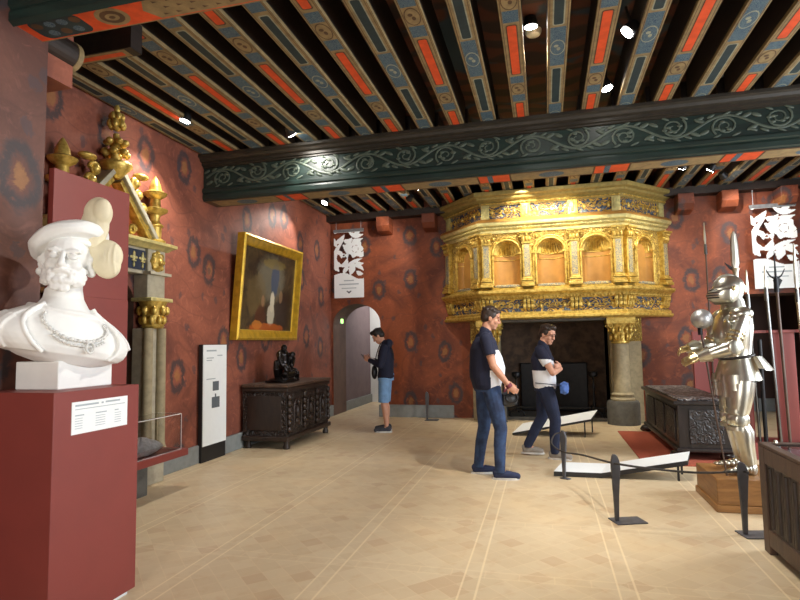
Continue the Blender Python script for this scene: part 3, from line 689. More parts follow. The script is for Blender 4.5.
MB().box(-0.98, 1.27, 10.2, YB, 1.80, 1.92).build('lintel', 'stone_dark', fp, smooth=0)
# firebox
fb = MB(); fb.box(-1.1, 1.25, 11.5, 11.6, 0, 2.2); fb.box(-1.1, -0.98, YB, 11.5, 0, 2.2); fb.box(1.12, 1.25, YB, 11.5, 0, 2.2); fb.box(-1.1, 1.25, YB, 11.6, 2.1, 2.2)
fb.build('firebox', 'soot', fp, smooth=0)
MB().box(-0.5, 0.78, 11.44, 11.5, 0.08, 1.02).build('fireback', 'iron', fp, smooth=0, bevel=0.02)
MB().box(-0.85, 1.1, 10.62, 11.5, 0.0, 0.06).build('hearth', 'stone_dark', fp, smooth=0)
def andiron(x, label):
    t = thing('andiron', label, 'andiron', (x, 10.72, 0.06), 0, 'andirons in the fireplace')
    b = MB(); b.tube([(x-0.14, 10.7, 0.06), (x-0.12, 10.7, 0.13), (x-0.06, 10.7, 0.17), (x, 10.7, 0.19), (x+0.06, 10.7, 0.17), (x+0.12, 10.7, 0.13), (x+0.14, 10.7, 0.06)], 0.02, 8); b.build('foot', 'iron', t, smooth=50)
    MB().lathe([(0.03, 0.17), (0.02, 0.25), (0.035, 0.3), (0.02, 0.35), (0.018, 0.55), (0.035, 0.6), (0.02, 0.64), (0.018, 0.74), (0.04, 0.78), (0.075, 0.80), (0.085, 0.86), (0.07, 0.88), (0.02, 0.88)], x, 10.7, 14).build('post', 'iron', t, smooth=50)
    MB().tube([(x, 10.7, 0.2), (x, 10.9, 0.2), (x, 11.3, 0.2), (x, 11.32, 0.06)], 0.018, 8).build('bar', 'iron', t, smooth=50)
andiron(-0.55, 'black wrought-iron andiron in the fireplace, between the man and the woman')
andiron(0.82, 'black wrought-iron andiron in the fireplace, right of the woman')
gr = thing('fire_grate', 'low black iron fire bar across the front of the hearth', 'fire grate', (0.14, 10.62, 0.06))
b = MB(); b.tube([(-0.8, 10.60, 0.24), (1.05, 10.60, 0.24)], 0.014, 8); b.build('rail', 'iron', gr)
b = MB()
for x in (-0.72, 0.98): b.tube([(x, 10.60, 0.24), (x, 10.60, 0.06)], 0.012, 8)
b.build('support', 'iron', gr)
# ================================================================== LEFT SIDE OF THE ROOM
# gilded doorway
ds = thing('door_surround', 'gilded gothic door surround with gable, finials and grey columns on the left wall', 'doorway', (-4.2, 4.6, 0))
GY = 4.60; GX = -4.08
for s in (-1, 1):
    cy = GY+s*0.59
    b = MB(); b.box(XL, GX-0.02, cy-0.17, cy+0.17, 0, 0.3); b.box(XL, GX-0.05, cy-0.15, cy+0.15, 0.3, 1.66)
    b.build('jamb_pier', 'stone', ds, smooth=0, bevel=0.01)
    for dy in (-0.11, 0.10):
        MB().lathe([(0.085, 0.28), (0.085, 0.34), (0.06, 0.40), (0.055, 0.46), (0.052, 1.66)], GX-0.03, cy+dy, 16).build('column_shaft', 'column_stone', ds, smooth=50)
    c = MB(); c.lathe([(0.10, 1.66), (0.12, 1.68), (0.10, 1.71), (0.11, 1.80), (0.13, 1.90), (0.15, 1.95)], GX-0.06, cy, 16)
    for k in range(9):
        a = 2*PI*k/9
        for z, r in ((1.75, 0.13), (1.85, 0.155)): c.ball((GX-0.06+(r-0.015)*math.cos(a+z*9), cy+(r-0.015)*math.sin(a+z*9), z), (0.033, 0.033, 0.05), 8, 6)
    c.build('capital', 'gold', ds, smooth=60)
    MB().box(XL, GX+0.06, cy-0.18, cy+0.18, 1.95, 1.99).build('abacus', 'gold_pale', ds, smooth=0, bevel=0.01)
    MB().box(XL, GX-0.02, cy-0.14, cy+0.14, 1.99, 2.52).build('impost_block', 'stone', ds, smooth=0, bevel=0.01)
    MB().box(XL, GX+0.04, cy-0.17, cy+0.17, 2.24, 2.27).build('impost_mould', 'stone', ds, smooth=0)
    m = MB(); m.ball((GX-0.015, cy, 2.39), (0.04, 0.10, 0.11), 12, 8)
    for k in range(8):
        a = 2*PI*k/8; m.ball((GX-0.01, cy+0.085*math.cos(a), 2.39+0.095*math.sin(a)), 0.028, 8, 5)
    m.ball((GX+0.02, cy, 2.38), (0.035, 0.03, 0.04), 8, 6)
    m.build('carved_mask', 'gold', ds, smooth=60)
    # finial column above: stacked urns
    prof = [(0.11, 2.60), (0.12, 2.63), (0.07, 2.66), (0.075, 2.78), (0.095, 2.80), (0.05, 2.85), (0.06, 2.92), (0.13, 2.96), (0.14, 2.985), (0.06, 3.01), (0.055, 3.10), (0.11, 3.14), (0.13, 3.17), (0.07, 3.20), (0.06, 3.26), (0.035, 3.32), (0.01, 3.36)]
    MB().lathe(prof, GX-0.08, cy+s*0.03, 14).build('finial_column', 'gold', ds, smooth=40)
    # scroll ornament between the gable and the finial column
    o = MB()
    for k, (dy, z, r) in enumerate(((0.40, 2.78, 0.06), (0.33, 2.93, 0.065), (0.26, 3.06, 0.06), (0.22, 3.18, 0.065))):
        yy = GY+s*dy*1.05+s*0.04
        o.tube([(GX-0.06, yy+s*r*(1-i/20)*math.cos(i*0.55), z+r*(1-i/20)*math.sin(i*0.55)) for i in range(17)], 0.024, 7)
        o.ball((GX-0.05, yy, z), (0.05, 0.045, 0.05), 8, 6)
    o.ball((GX-0.06, GY+s*0.36, 3.28), (0.07, 0.10, 0.035), 10, 6)
    o.build('crocket', 'gold', ds, smooth=60)
MB().box(XL, GX-0.06, GY-0.78, GY+0.78, 2.24, 2.52).build('lintel', 'stone', ds, smooth=0, bevel=0.01)
fz = MB().box(GX-0.075, GX-0.045, GY-0.44, GY+0.44, 2.28, 2.49).build('lintel_frieze', plain('navy_frieze', (36, 46, 66), 0.6), ds, smooth=0)
f = MB()
for k in range(7):
    y = GY-0.39+k*0.13; X = GX-0.04
    f.ball((X, y, 2.41), (0.012, 0.018, 0.06), 8, 6); f.ball((X, y-0.03, 2.40), (0.01, 0.026, 0.016), 8, 5); f.ball((X, y+0.03, 2.40), (0.01, 0.026, 0.016), 8, 5)
    f.box(X-0.01, X+0.008, y-0.03, y+0.03, 2.36, 2.374); f.ball((X, y, 2.325), (0.01, 0.014, 0.03), 8, 5)
f.build('fleur_de_lis', 'gold_pale', fz, smooth=60)
sweep(MB(), [(XL, GY-0.76), (GX-0.04, GY-0.76), (GX-0.04, GY+0.76), (XL, GY+0.76)][::1], [(-0.1, 2.52), (0.02, 2.52), (0.05, 2.55), (0.09, 2.57), (0.09, 2.60), (0.03, 2.62), (-0.1, 2.62)]).build('cornice', 'gold_pale', ds, smooth=30)
# gable
for nm, mt, t0, dx in (('gable_outer', 'stone', 0.0, 0.06), ('gable_inner', 'gold', 0.075, 0.03)):
    g = MB()
    for s in (-1, 1):
        a = Vector((0, s*(0.56-t0), 2.62)); b_ = Vector((0, s*0.035, 3.22-t0*1.2)); w = 0.05
        d = (b_-a).normalized(); n = Vector((0, -d.z, d.y))*(1 if s > 0 else -1)
        pts = [a, b_, b_-n*w*s*s, a-n*w]
        g.poly([(XL, GY+p.y, p.z) for p in pts], (GX+dx-0.06-XL, 0, 0))
    g.build(nm, mt, ds, smooth=0, bevel=0.006)
MB().poly([(XL, GY-0.5, 2.62), (XL, GY+0.5, 2.62), (XL, GY, 3.16)], (0.06, 0, 0)).build('gable_field', plain('gable_orange', (196, 104, 48), 0.6), ds, smooth=0)
o = MB()
for s in (-1, 1):
    for (dy, z, r) in ((0.12, 2.72, 0.075), (0.30, 2.70, 0.055)):
        o.tube([(XL+0.10, GY+s*dy+s*r*(1-i/20)*math.cos(i*0.5), z+r*(1-i/20)*math.sin(i*0.5)) for i in range(18)], 0.022, 7)
    o.ball((XL+0.09, GY+s*0.1, 2.9), (0.03, 0.04, 0.05), 8, 6)
o.ball((XL+0.1, GY, 2.84), (0.04, 0.07, 0.1), 10, 8); o.build('gable_scroll', 'gold', ds, smooth=60)
fi = MB(); fx = GX-0.06
fi.lathe([(0.05, 3.16), (0.10, 3.22), (0.16, 3.29), (0.15, 3.32), (0.05, 3.35), (0.045, 3.44), (0.06, 3.46), (0.035, 3.5), (0.03, 3.62)], fx, GY, 14)
for a in range(6):
    q = 2*PI*a/6
    fi.ball((fx+0.10*math.cos(q), GY+0.10*math.sin(q), 3.42), (0.045, 0.045, 0.04), 8, 6); fi.ball((fx+0.085*math.cos(q+0.5), GY+0.085*math.sin(q+0.5), 3.53), (0.04, 0.04, 0.035), 8, 6)
    fi.ball((fx+0.06*math.cos(q), GY+0.06*math.sin(q), 3.72), (0.035, 0.035, 0.05), 8, 6); fi.ball((fx+0.05*math.cos(q+0.5), GY+0.05*math.sin(q+0.5), 3.80), (0.03, 0.03, 0.045), 8, 6)
fi.ball((fx, GY, 3.75), (0.055, 0.055, 0.10), 10, 8); fi.ball((fx, GY, 3.88), (0.03, 0.03, 0.05), 8, 6)
fi.build('top_finial', 'gold', ds, smooth=60)

# low display ledge with clear case in front of the doorway
lc = thing('display_case', 'low red display ledge with clear acrylic cover in front of the gilded doorway', 'display case', (-3.95, 4.7, 0))
MB().box(-3.99, -3.66, 4.05, 5.17, 0.33, 0.40).build('shelf', 'plinth_red', lc, smooth=0, bevel=0.004)
MB().box(-3.99, -3.86, 4.05, 4.80, 0.0, 0.33).build('base', 'stone_dark', lc, smooth=0)
g = MB(); x0, x1, y0, y1, z0, z1 = -3.985, -3.70, 4.08, 5.10, 0.40, 0.76
g.box(x1-0.008, x1, y0, y1, z0, z1); g.box(x0, x1-0.008, y1-0.008, y1, z0, z1); g.box(x0, x1-0.008, y0, y0+0.008, z0, z1); g.box(x0, x1, y0, y1, z1, z1+0.008)
g.build('cover', 'glass', lc, smooth=0)
e = MB()
for a, b_ in (((x1, y1, z0), (x1, y1, z1)), ((x1, y0, z1), (x1, y1, z1)), ((x0, y1, z1), (x1, y1, z1)), ((x1, y0, z0), (x1, y1, z0)), ((x0, y1, z0), (x1, y1, z0))): e.tube([a, b_], 0.004, 6)
e.build('cover_edge', plain('pale_edge', (222, 216, 214), 0.3), lc)
hm = thing('silver_dish', 'crumpled silver embossed dish under the clear cover by the doorway', 'dish', (-3.84, 4.66, 0.40))
d = MB(); rs = []
for r, z in ((0.02, 0.41), (0.10, 0.405), (0.17, 0.43), (0.215, 0.46), (0.23, 0.475), (0.20, 0.50), (0.15, 0.53), (0.09, 0.55), (0.05, 0.575), (0.0, 0.58)):
    rs.append([(-3.84+0.6*(r+0.012*math.sin(j*1.9))*math.cos(2*PI*j/32), 4.66+1.25*(r+0.012*math.sin(j*1.9))*math.sin(2*PI*j/32), z+0.006*math.sin(j*2.3)) for j in range(32)])
d.rings(rs).build('bowl', 'silver', hm, smooth=40)

# free-standing white information board
ib = thing('information_board', 'tall white information board on a black stand against the left wall', 'information board', (-4.2, 6.48, 0))
MB().box(-4.255, -4.205, 6.20, 6.74, 0, 1.48).build('stand', 'black', ib, smooth=0)
p = MB().box(-4.205, -4.195, 6.215, 6.74, 0.2, 1.475).build('panel', 'white', ib, smooth=0)
t = MB(); X = -4.1945
def strip(y0, y1, z, h=0.012): t.box(X-0.001, X, y0, y1, z, z+h)
strip(6.28, 6.50, 1.39, 0.02); strip(6.28, 6.44, 1.30); strip(6.52, 6.64, 1.33); strip(6.28, 6.40, 1.27); strip(6.28, 6.48, 1.03)
t.build('print', 'text', p, smooth=0)
t = MB(); t.box(X-0.001, X, 6.42, 6.56, 0.88, 1.0); t.box(X-0.001, X, 6.40, 6.58, 0.66, 0.80); t.box(X-0.001, X, 6.47, 6.50, 0.80, 0.84)
t.build('map_blocks', 'text_dark', p, smooth=0)

# framed painting, leaning out at the top
pt = thing('framed_painting', 'large dark history painting in a wide gold frame on the left wall', 'painting', (-4.25, 8.0, 1.52))
def tilt(v):
    z = v.z-1.52; return Vector((v.x+z*0.085, v.y, v.z))
PY0, PY1, PZ0, PZ1 = 6.93, 8.88, 1.54, 3.06
f = MB(); X0 = -4.275; bw = 0.155
prof = [(0.0, 0.0), (0.0, 0.11), (0.03, 0.125), (0.07, 0.10), (0.11, 0.085), (0.145, 0.07), (0.155, 0.05), (0.155, 0.0)]
cs = [(PY0, PZ0, 1, 1), (PY1, PZ0, -1, 1), (PY1, PZ1, -1, -1), (PY0, PZ1, 1, -1)]
rs = [[(X0+h, y+sy*w, z+sz*w) for w, h in prof] for y, z, sy, sz in cs+cs[:1]]
f.rings(rs, 0, caps=False).xform(tilt).build('frame', plain('frame_gold', (214, 172, 50), 0.38, 0.5, 0.12, 10, 0.2), pt, smooth=30)
# the canvas: generic sombre figures under an arch of pale sky
cn = NT('dark_history_canvas'); c = cn.coord(); sp_ = cn.n('ShaderNodeSeparateXYZ', {0: c}); yy, zz = sp_.outputs[1], sp_.outputs[2]
n1 = cn.noise(c, 3.2, 5, 0.65, 0.8); n2 = cn.noise(c, 9.0, 4, 0.6, 0.5)
col = cn.mix(cn.ramp(n1.outputs[0], 0.35, 0.7), lin((42, 32, 22)), lin((88, 72, 46)))
def blob(y0, z0, ry, rz, rgb, amt, soft=0.6):
    global col
    d = cn.math('ADD', cn.math('POWER', cn.math('DIVIDE', cn.math('SUBTRACT', yy, y0), ry), 2.0), cn.math('POWER', cn.math('DIVIDE', cn.math('SUBTRACT', zz, z0), rz), 2.0))
    d = cn.math('ADD', d, cn.math('MULTIPLY', cn.math('SUBTRACT', n2.outputs[0], 0.5), 1.6))
    col = cn.mix(cn.math('MULTIPLY', cn.ramp(d, 1.0+soft*0.5, 1.0-soft*0.5), amt), col, lin(rgb))
blob(-0.08, 0.98, 0.42, 0.36, (132, 128, 108), 0.6, 1.2); blob(0.05, 0.98, 0.13, 0.26, (70, 84, 104), 0.9); blob(0.0, 1.22, 0.38, 0.08, (140, 120, 60), 0.6)
blob(-0.5, 0.7, 0.28, 0.32, (120, 100, 62), 0.5); blob(0.0, 0.62, 0.07, 0.16, (216, 206, 178), 0.95); blob(-0.02, 0.42, 0.12, 0.18, (206, 196, 170), 0.85)
blob(0.4, 0.45, 0.22, 0.36, (40, 28, 22), 0.8); blob(-0.35, 0.36, 0.16, 0.2, (84, 44, 26), 0.8); blob(-0.1, 0.20, 0.55, 0.08, (186, 92, 30), 0.8); blob(-0.42, 0.25, 0.15, 0.07, (206, 128, 50), 0.7)
blob(0.28, 0.72, 0.06, 0.1, (150, 118, 84), 0.7); blob(-0.3, 0.62, 0.05, 0.09, (160, 122, 88), 0.7)
cmat = cn.out(col, 0.35)
MB().box(X0+0.02, X0+0.05, PY0+0.13, PY1-0.13, PZ0+0.13, PZ1-0.13).xform(tilt).build('canvas', cmat, pt, smooth=0)

# carved chest on legs, left
ch = thing('carved_chest', 'dark carved oak chest on short legs below the painting', 'chest', (-3.88, 7.98, 0))
cx0, cx1, cy0, cy1 = -4.23, -3.54, 7.22, 8.76
MB().box(cx0, cx1, cy0, cy1, 0.17, 0.86).build('body', 'oak_carved', ch, smooth=0, bevel=0.008)
MB().box(cx0, cx1+0.04, cy0-0.04, cy1+0.04, 0.86, 0.905).build('lid', 'oak_mid', ch, smooth=0, bevel=0.012)
MB().box(cx0, cx1+0.035, cy0-0.035, cy1+0.035, 0.11, 0.18).build('plinth_moulding', 'dark_oak', ch, smooth=0, bevel=0.015)
MB().box(cx0, cx1+0.025, cy0-0.025, cy1+0.025, 0.80, 0.855).build('upper_moulding', 'dark_oak', ch, smooth=0, bevel=0.012)
for y in (cy0+0.05, cy1-0.05):
    for x in (cx0+0.06, cx1-0.03):
        MB().lathe([(0.045, 0), (0.05, 0.03), (0.035, 0.07), (0.045, 0.12)], x, y, 12).build('leg', 'dark_oak', ch, smooth=40)
w_ = (cy1-cy0-0.12)/3
for k in range(3):
    y0 = cy0+0.08+k*(w_+0.0)
    pn = MB(); pn.box(cx1, cx1+0.015, y0+0.05, y0+w_-0.05, 0.24, 0.76); pn.build('front_panel', 'oak_carved', ch, smooth=0, bevel=0.01)
    o = MB(); yc = y0+w_/2
    o.tube([(cx1+0.02, yc-0.12, 0.28), (cx1+0.02, yc-0.12, 0.56)]+[(cx1+0.02, yc-0.12*math.cos(PI*i/10), 0.56+0.12*math.sin(PI*i/10)) for i in range(11)]+[(cx1+0.02, yc+0.12, 0.28)], 0.014, 6)
    o.ball((cx1+0.02, yc, 0.50), (0.035, 0.05, 0.09), 10, 8); o.ball((cx1+0.02, yc, 0.36), (0.03, 0.07, 0.05), 10, 6); o.ball((cx1+0.03, yc, 0.63), (0.03, 0.035, 0.04), 10, 6)
    o.build('panel_carving', 'dark_oak', ch, smooth=60)
for y in (cy0+0.05, cy0+0.08+w_, cy0+0.08+2*w_, cy1-0.05):
    o = MB()
    for z in (0.27, 0.36, 0.45, 0.54, 0.63, 0.72): o.ball((cx1+0.02, y, z), (0.032, 0.042, 0.05), 10, 6)
    o.build('carved_stile', 'dark_oak', ch, smooth=60)
MB().box(cx0+0.08, cx1-0.08, cy0-0.012, cy0, 0.26, 0.74).build('end_panel', 'dark_oak', ch, smooth=0, bevel=0.01)

# bronze group on the chest
sg = thing('bronze_statuette', 'small dark bronze group of entwined figures on the carved chest', 'statuette', (-3.82, 7.66, 0.905))
bx, by, bz = -3.82, 7.66, 0.912
V3 = Vector
s_ = MB(); s_.ball((bx, by, bz+0.035), (0.17, 0.2, 0.04), 16, 8); s_.box(bx-0.15, bx+0.15, by-0.18, by+0.18, bz, bz+0.03)
s_.limb([(bx, by-0.02, bz+0.2), (bx+0.01, by+0.0, bz+0.30), (bx, by+0.0, bz+0.40)], [0.075, 0.07, 0.085]); s_.ball((bx+0.02, by+0.0, bz+0.505), (0.042, 0.04, 0.05)); s_.limb([(bx, by, bz+0.4), (bx+0.01, by, bz+0.47)], [0.03, 0.028])
s_.limb([(bx, by-0.08, bz+0.42), (bx+0.04, by-0.16, bz+0.36), (bx+0.08, by-0.15, bz+0.25)], [0.034, 0.03, 0.026]); s_.limb([(bx, by+0.08, bz+0.42), (bx+0.03, by+0.15, bz+0.40), (bx+0.02, by+0.13, bz+0.30)], [0.034, 0.03, 0.025])
s_.limb([(bx, by-0.04, bz+0.2), (bx+0.11, by-0.10, bz+0.2), (bx+0.09, by-0.12, bz+0.06)], [0.06, 0.048, 0.035]); s_.limb([(bx, by+0.04, bz+0.2), (bx+0.1, by+0.12, bz+0.16), (bx+0.05, by+0.16, bz+0.05)], [0.06, 0.048, 0.035])
s_.limb([(bx+0.06, by+0.09, bz+0.1), (bx+0.1, by-0.0, bz+0.12), (bx+0.09, by-0.1, bz+0.09)], [0.07, 0.08, 0.06]); s_.ball((bx+0.11, by-0.15, bz+0.13), (0.042, 0.04, 0.045)); s_.limb([(bx+0.1, by-0.06, bz+0.14), (bx+0.13, by-0.1, bz+0.22), (bx+0.09, by-0.14, bz+0.28)], [0.03, 0.027, 0.02])
s_.limb([(bx+0.06, by+0.1, bz+0.08), (bx+0.12, by+0.17, bz+0.12), (bx+0.1, by+0.2, bz+0.03)], [0.05, 0.04, 0.03])
s_.limb([(bx+0.02, by+0.05, bz+0.36), (bx+0.09, by+0.10, bz+0.33), (bx+0.11, by+0.03, bz+0.24)], [0.05, 0.045, 0.035]); s_.ball((bx+0.08, by+0.11, bz+0.40), (0.042, 0.04, 0.046)); s_.limb([(bx, by-0.12, bz+0.1), (bx+0.02, by-0.2, bz+0.2), (bx+0.0, by-0.17, bz+0.3)], [0.05, 0.04, 0.03])
s_.xform(lambda v: V3((bx+(v.x-bx)*1.15, by+(v.y-by)*1.25, v.z)))
fuse(s_, 'figures', 'bronze', sg, 0.009, 2)

# exit sign inside the arched passage
ex = thing('exit_sign', 'small glowing green exit sign inside the arched passage', 'exit sign', (-4.22, 11.2, 2.0))
MB().box(-4.235, -4.215, 11.17, 11.33, 1.90, 2.04).build('casing', 'white', ex, smooth=0)
MB().box(-4.215, -4.21, 11.18, 11.32, 1.91, 2.03).build('lit_face', emis('exit_green', (170, 240, 120), 3.0), ex, smooth=0)

# hanging banners with cut-out scrollwork
def banner_mask(u, v, seed):
    """u 0..1 across, v 0..1 up; True where the sheet is solid"""
    if v < 0.335+0.05*math.sin(u*5+seed)*(0.4+u): 
        return True
    if v > 0.965: return True
    x, y = u, (v-0.33)/0.67*1.35
    def leaf(ax, ay, bx_, by_, w, bend):
        dx, dy = bx_-ax, by_-ay; L2 = dx*dx+dy*dy; t_ = ((x-ax)*dx+(y-ay)*dy)/L2
        if not 0 <= t_ <= 1: return False
        L = math.sqrt(L2); off = ((x-ax)*dy-(y-ay)*dx)/L - bend*4*t_*(1-t_)
        return abs(off) < 1.3*w*math.sin(PI*min(1, t_*0.96+0.03))**0.8
    # flower
    fx, fy = 0.72, 0.78; a = math.atan2(y-fy, x-fx); r = math.hypot(x-fx, y-fy)
    if r < 0.25+0.025*math.cos(7*a+seed): return not (0.10 < r < 0.115 and math.cos(5*a) > -0.3)
    for q in ((0.05, 0.15, 0.34, 1.05, 0.055, -0.16), (0.34, 1.05, 0.62, 1.12, 0.07, 0.10), (0.0, 0.98, 0.36, 1.22, 0.06, 0.06), (0.02, 1.28, 0.42, 1.33, 0.05, -0.06), (0.5, 1.3, 1.0, 1.2, 0.055, 0.08),
              (0.02, 0.62, 0.16, 0.12, 0.085, 0.07), (0.2, 0.28, 0.46, 0.52, 0.06, 0.08), (0.46, 0.52, 0.36, 0.62, 0.045, 0.05), (0.34, 0.2, 0.95, 0.48, 0.045, -0.04), (0.55, 0.02, 0.62, 0.40, 0.085, 0.03),
              (0.62, 0.30, 1.0, 0.12, 0.05, -0.06), (0.7, 0.42, 1.0, 0.34, 0.045, 0.05), (0.28, 0.36, 0.52, 0.30, 0.04, 0.02), (0.42, 0.68, 0.30, 0.92, 0.055, 0.05), (0.16, 0.75, 0.26, 0.52, 0.045, -0.03), (0.6, 1.06, 0.98, 1.08, 0.04, 0.04)):
        if leaf(*q): return True
    for q in ((0.0, 0.5, 0.3, 0.28, 0.05, 0.05), (0.30, 0.05, 0.52, 0.22, 0.05, -0.04), (0.04, 0.80, 0.30, 0.66, 0.04, 0.05), (0.48, 0.62, 0.5, 1.02, 0.05, -0.06), (0.86, 0.52, 1.0, 0.70, 0.05, 0.02), (0.62, 1.22, 0.90, 1.32, 0.04, 0.03), (0.75, 0.12, 0.98, 0.02, 0.05, 0.03), (0.0, 1.12, 0.10, 0.86, 0.05, 0.02)):
        if leaf(*q): return True
    return math.hypot(x-0.42, y-1.02) < 0.07 or math.hypot(x-0.33, y-0.60) < 0.06 and math.hypot(x-0.33, y-0.60) > 0.03
def banner(name, label, x0, x1, z0, z1, y, seed, tone):
    t = thing(name, label, 'banner', ((x0+x1)/2, y, z0), 0, 'white cut-out banners on the fireplace wall')
    NX, NZ = 64, 128; vs = []; fs = []; idx = {}
    def vid(i, j):
        if (i, j) not in idx: idx[(i, j)] = len(vs); vs.append((x0+(x1-x0)*i/NX, y, z0+(z1-z0)*j/NZ))
        return idx[(i, j)]
    for i in range(NX):
        for j in range(NZ):
            if banner_mask((i+0.5)/NX, (j+0.5)/NZ, seed): fs.append((vid(i, j), vid(i+1, j), vid(i+1, j+1), vid(i, j+1)))
    m = MB(); m.add(vs, fs); sh = m.build('sheet', tone, t, smooth=0)
    so_ = sh.modifiers.new('thick', 'SOLIDIFY'); so_.thickness = 0.006; so_.offset = 0
    MB().box(x0-0.01, x1+0.01, y-0.015, y+0.015, z1-0.04, z1+0.02).build('top_rail', plain('grey_rail', (120, 120, 122), 0.5), t, smooth=0)
    w = MB(); xc = (x0+x1)/2; h = z1-z0; W_ = x1-x0
    for zf, wf, th in ((0.245, 0.34, 0.022), (0.19, 0.66, 0.024), (0.135, 0.5, 0.016)): w.box(xc-W_*wf/2, xc+W_*wf/2, y-0.006, y-0.004, z0+h*zf, z0+h*zf+th)
    w.build('print', 'text', sh, smooth=0)
    e_ = MB(); zz_ = z0+h*0.06
    for s in (-1, 1):
        e_.poly([(xc, y-0.006, zz_), (xc+s*0.055, y-0.006, zz_+0.05), (xc+s*0.04, y-0.006, zz_+0.065), (xc, y-0.006, zz_+0.04)], (0, 0.002, 0))
    e_.build('emblem', 'text_dark', sh, smooth=0)
    for xx in (x0+0.05, x1-0.05):
        MB().tube([(xx, y, z1), (xx, y, 3.98)], 0.004, 6).build('cord', 'text', t)
banner('hanging_banner', 'white cut-out banner hanging left of the chimneypiece, above the arched opening', -4.16, -3.52, 2.40, 3.80, YB-0.12, 0.4, 'white')
banner('hanging_banner', 'white cut-out banner hanging at the right, above the pole weapons', 3.50, 4.18, 2.27, 3.70, YB-0.16, 1.1, 'white')

# red backing panel beside the pier, pedestal of the bust
bp = thing('exhibition_screen', 'tall dark red panel standing behind the white bust', 'panel', (-2.96, 3.1, 0))
MB().box(-3.01, -2.965, 2.78, 3.44, 0, 2.60).build('board', 'plinth_red', bp, smooth=0, bevel=0.003)
MB().box(-2.965, -2.955, 2.785, 3.435, 0, 1.80).build('lower_board', 'plinth_red', bp, smooth=0, bevel=0.003)
pd = thing('bust_pedestal', 'red painted museum pedestal carrying the white bust, with a white label', 'pedestal', (-2.70, 2.61, 0))
MB().box(-2.92, -2.42, 2.31, 2.92, 0.03, 1.23).build('body', 'plinth_red', pd, smooth=0, bevel=0.004)
MB().box(-2.9, -2.45, 2.34, 2.89, 0.0, 0.03).build('foot', 'white', pd, smooth=0)
lb = MB().box(-2.42, -2.416, 2.42, 2.82, 1.00, 1.17).build('label_plate', 'white', pd, smooth=0)
t = MB()
def ln(y0, y1, z, h): t.box(-2.416, -2.4155, y0, y1, z, z+h)
ln(2.44, 2.60, 1.145, 0.010); ln(2.62, 2.635, 1.145, 0.010); ln(2.65, 2.76, 1.147, 0.010); ln(2.44, 2.80, 1.128, 0.004)
for y0, y1 in ((2.44, 2.50), (2.58, 2.66), (2.72, 2.75)): ln(y0, y1, 1.095, 0.006)
for k in range(5):
    for y0 in (2.44, 2.58, 2.72): ln(y0, y0+0.05+0.02*((k*3+int(y0*10)) % 3), 1.08-k*0.013, 0.003)
t.build('print', 'text', lb, smooth=0)
# ================================================================== FIGURES
V = Vector
def axes(yaw, pitch, roll=0.0):
    """head axes in the local frame: forward, left, up"""
    F = V((math.cos(yaw)*math.cos(pitch), math.sin(yaw)*math.cos(pitch), math.sin(pitch))); L = V((-math.sin(yaw), math.cos(yaw), 0)); U = F.cross(L)
    c, s = math.cos(roll), math.sin(roll); return F, L*c+U*s, U*c-L*s
def head(mb, C, ax, s=1.0, detail=False):
    F, L, U = ax; C = V(C)
    def P(f, l, u): return C+F*(f*s)+L*(l*s)+U*(u*s)
    def E(f, l, u, a, b, c, n=16, m=10): mb.ball(P(f, l, u), (a*s, b*s, c*s), n, m, 0, F, L, U)
    E(-0.012, 0, 0.03, 0.098, 0.077, 0.092, 20, 14); E(0.022, 0, -0.05, 0.07, 0.062, 0.072); E(0.06, 0, -0.098, 0.03, 0.034, 0.024)
    E(0.035, 0, 0.045, 0.055, 0.065, 0.05)
    for q in (-1, 1):
        E(0.058, q*0.036, -0.03, 0.028, 0.026, 0.028); E(-0.005, q*0.077, -0.012, 0.020, 0.010, 0.032); E(0.082, q*0.03, 0.026, 0.013, 0.026, 0.010)
        E(0.076, q*0.031, 0.001, 0.012, 0.015, 0.010)
    mb.limb([P(0.088, 0, 0.018), P(0.100, 0, -0.012), P(0.108, 0, -0.032)], [0.009*s, 0.0115*s, 0.0135*s], 10)
    for q in (-1, 1): E(0.093, q*0.013, -0.035, 0.012, 0.009, 0.009)
    E(0.086, 0, -0.064, 0.013, 0.023, 0.006); E(0.084, 0, -0.077, 0.013, 0.020, 0.007)
    if detail:
        for q in (-1, 1):
            E(0.082, q*0.031, 0.001, 0.0115, 0.014, 0.0085)
            for du, rr in ((0.0105, 0.0045), (-0.0095, 0.0035)):
                mb.tube([P(0.077+0.018*math.sin(PI*k/8), q*(0.013+0.036*k/8), du*math.sin(PI*k/8)+0.001) for k in range(9)], rr*s, 8)
            mb.limb([P(0.088, q*0.012, 0.022), P(0.087, q*0.032, 0.031), P(0.068, q*0.055, 0.022)], [0.007*s, 0.008*s, 0.005*s], 8)
    return P
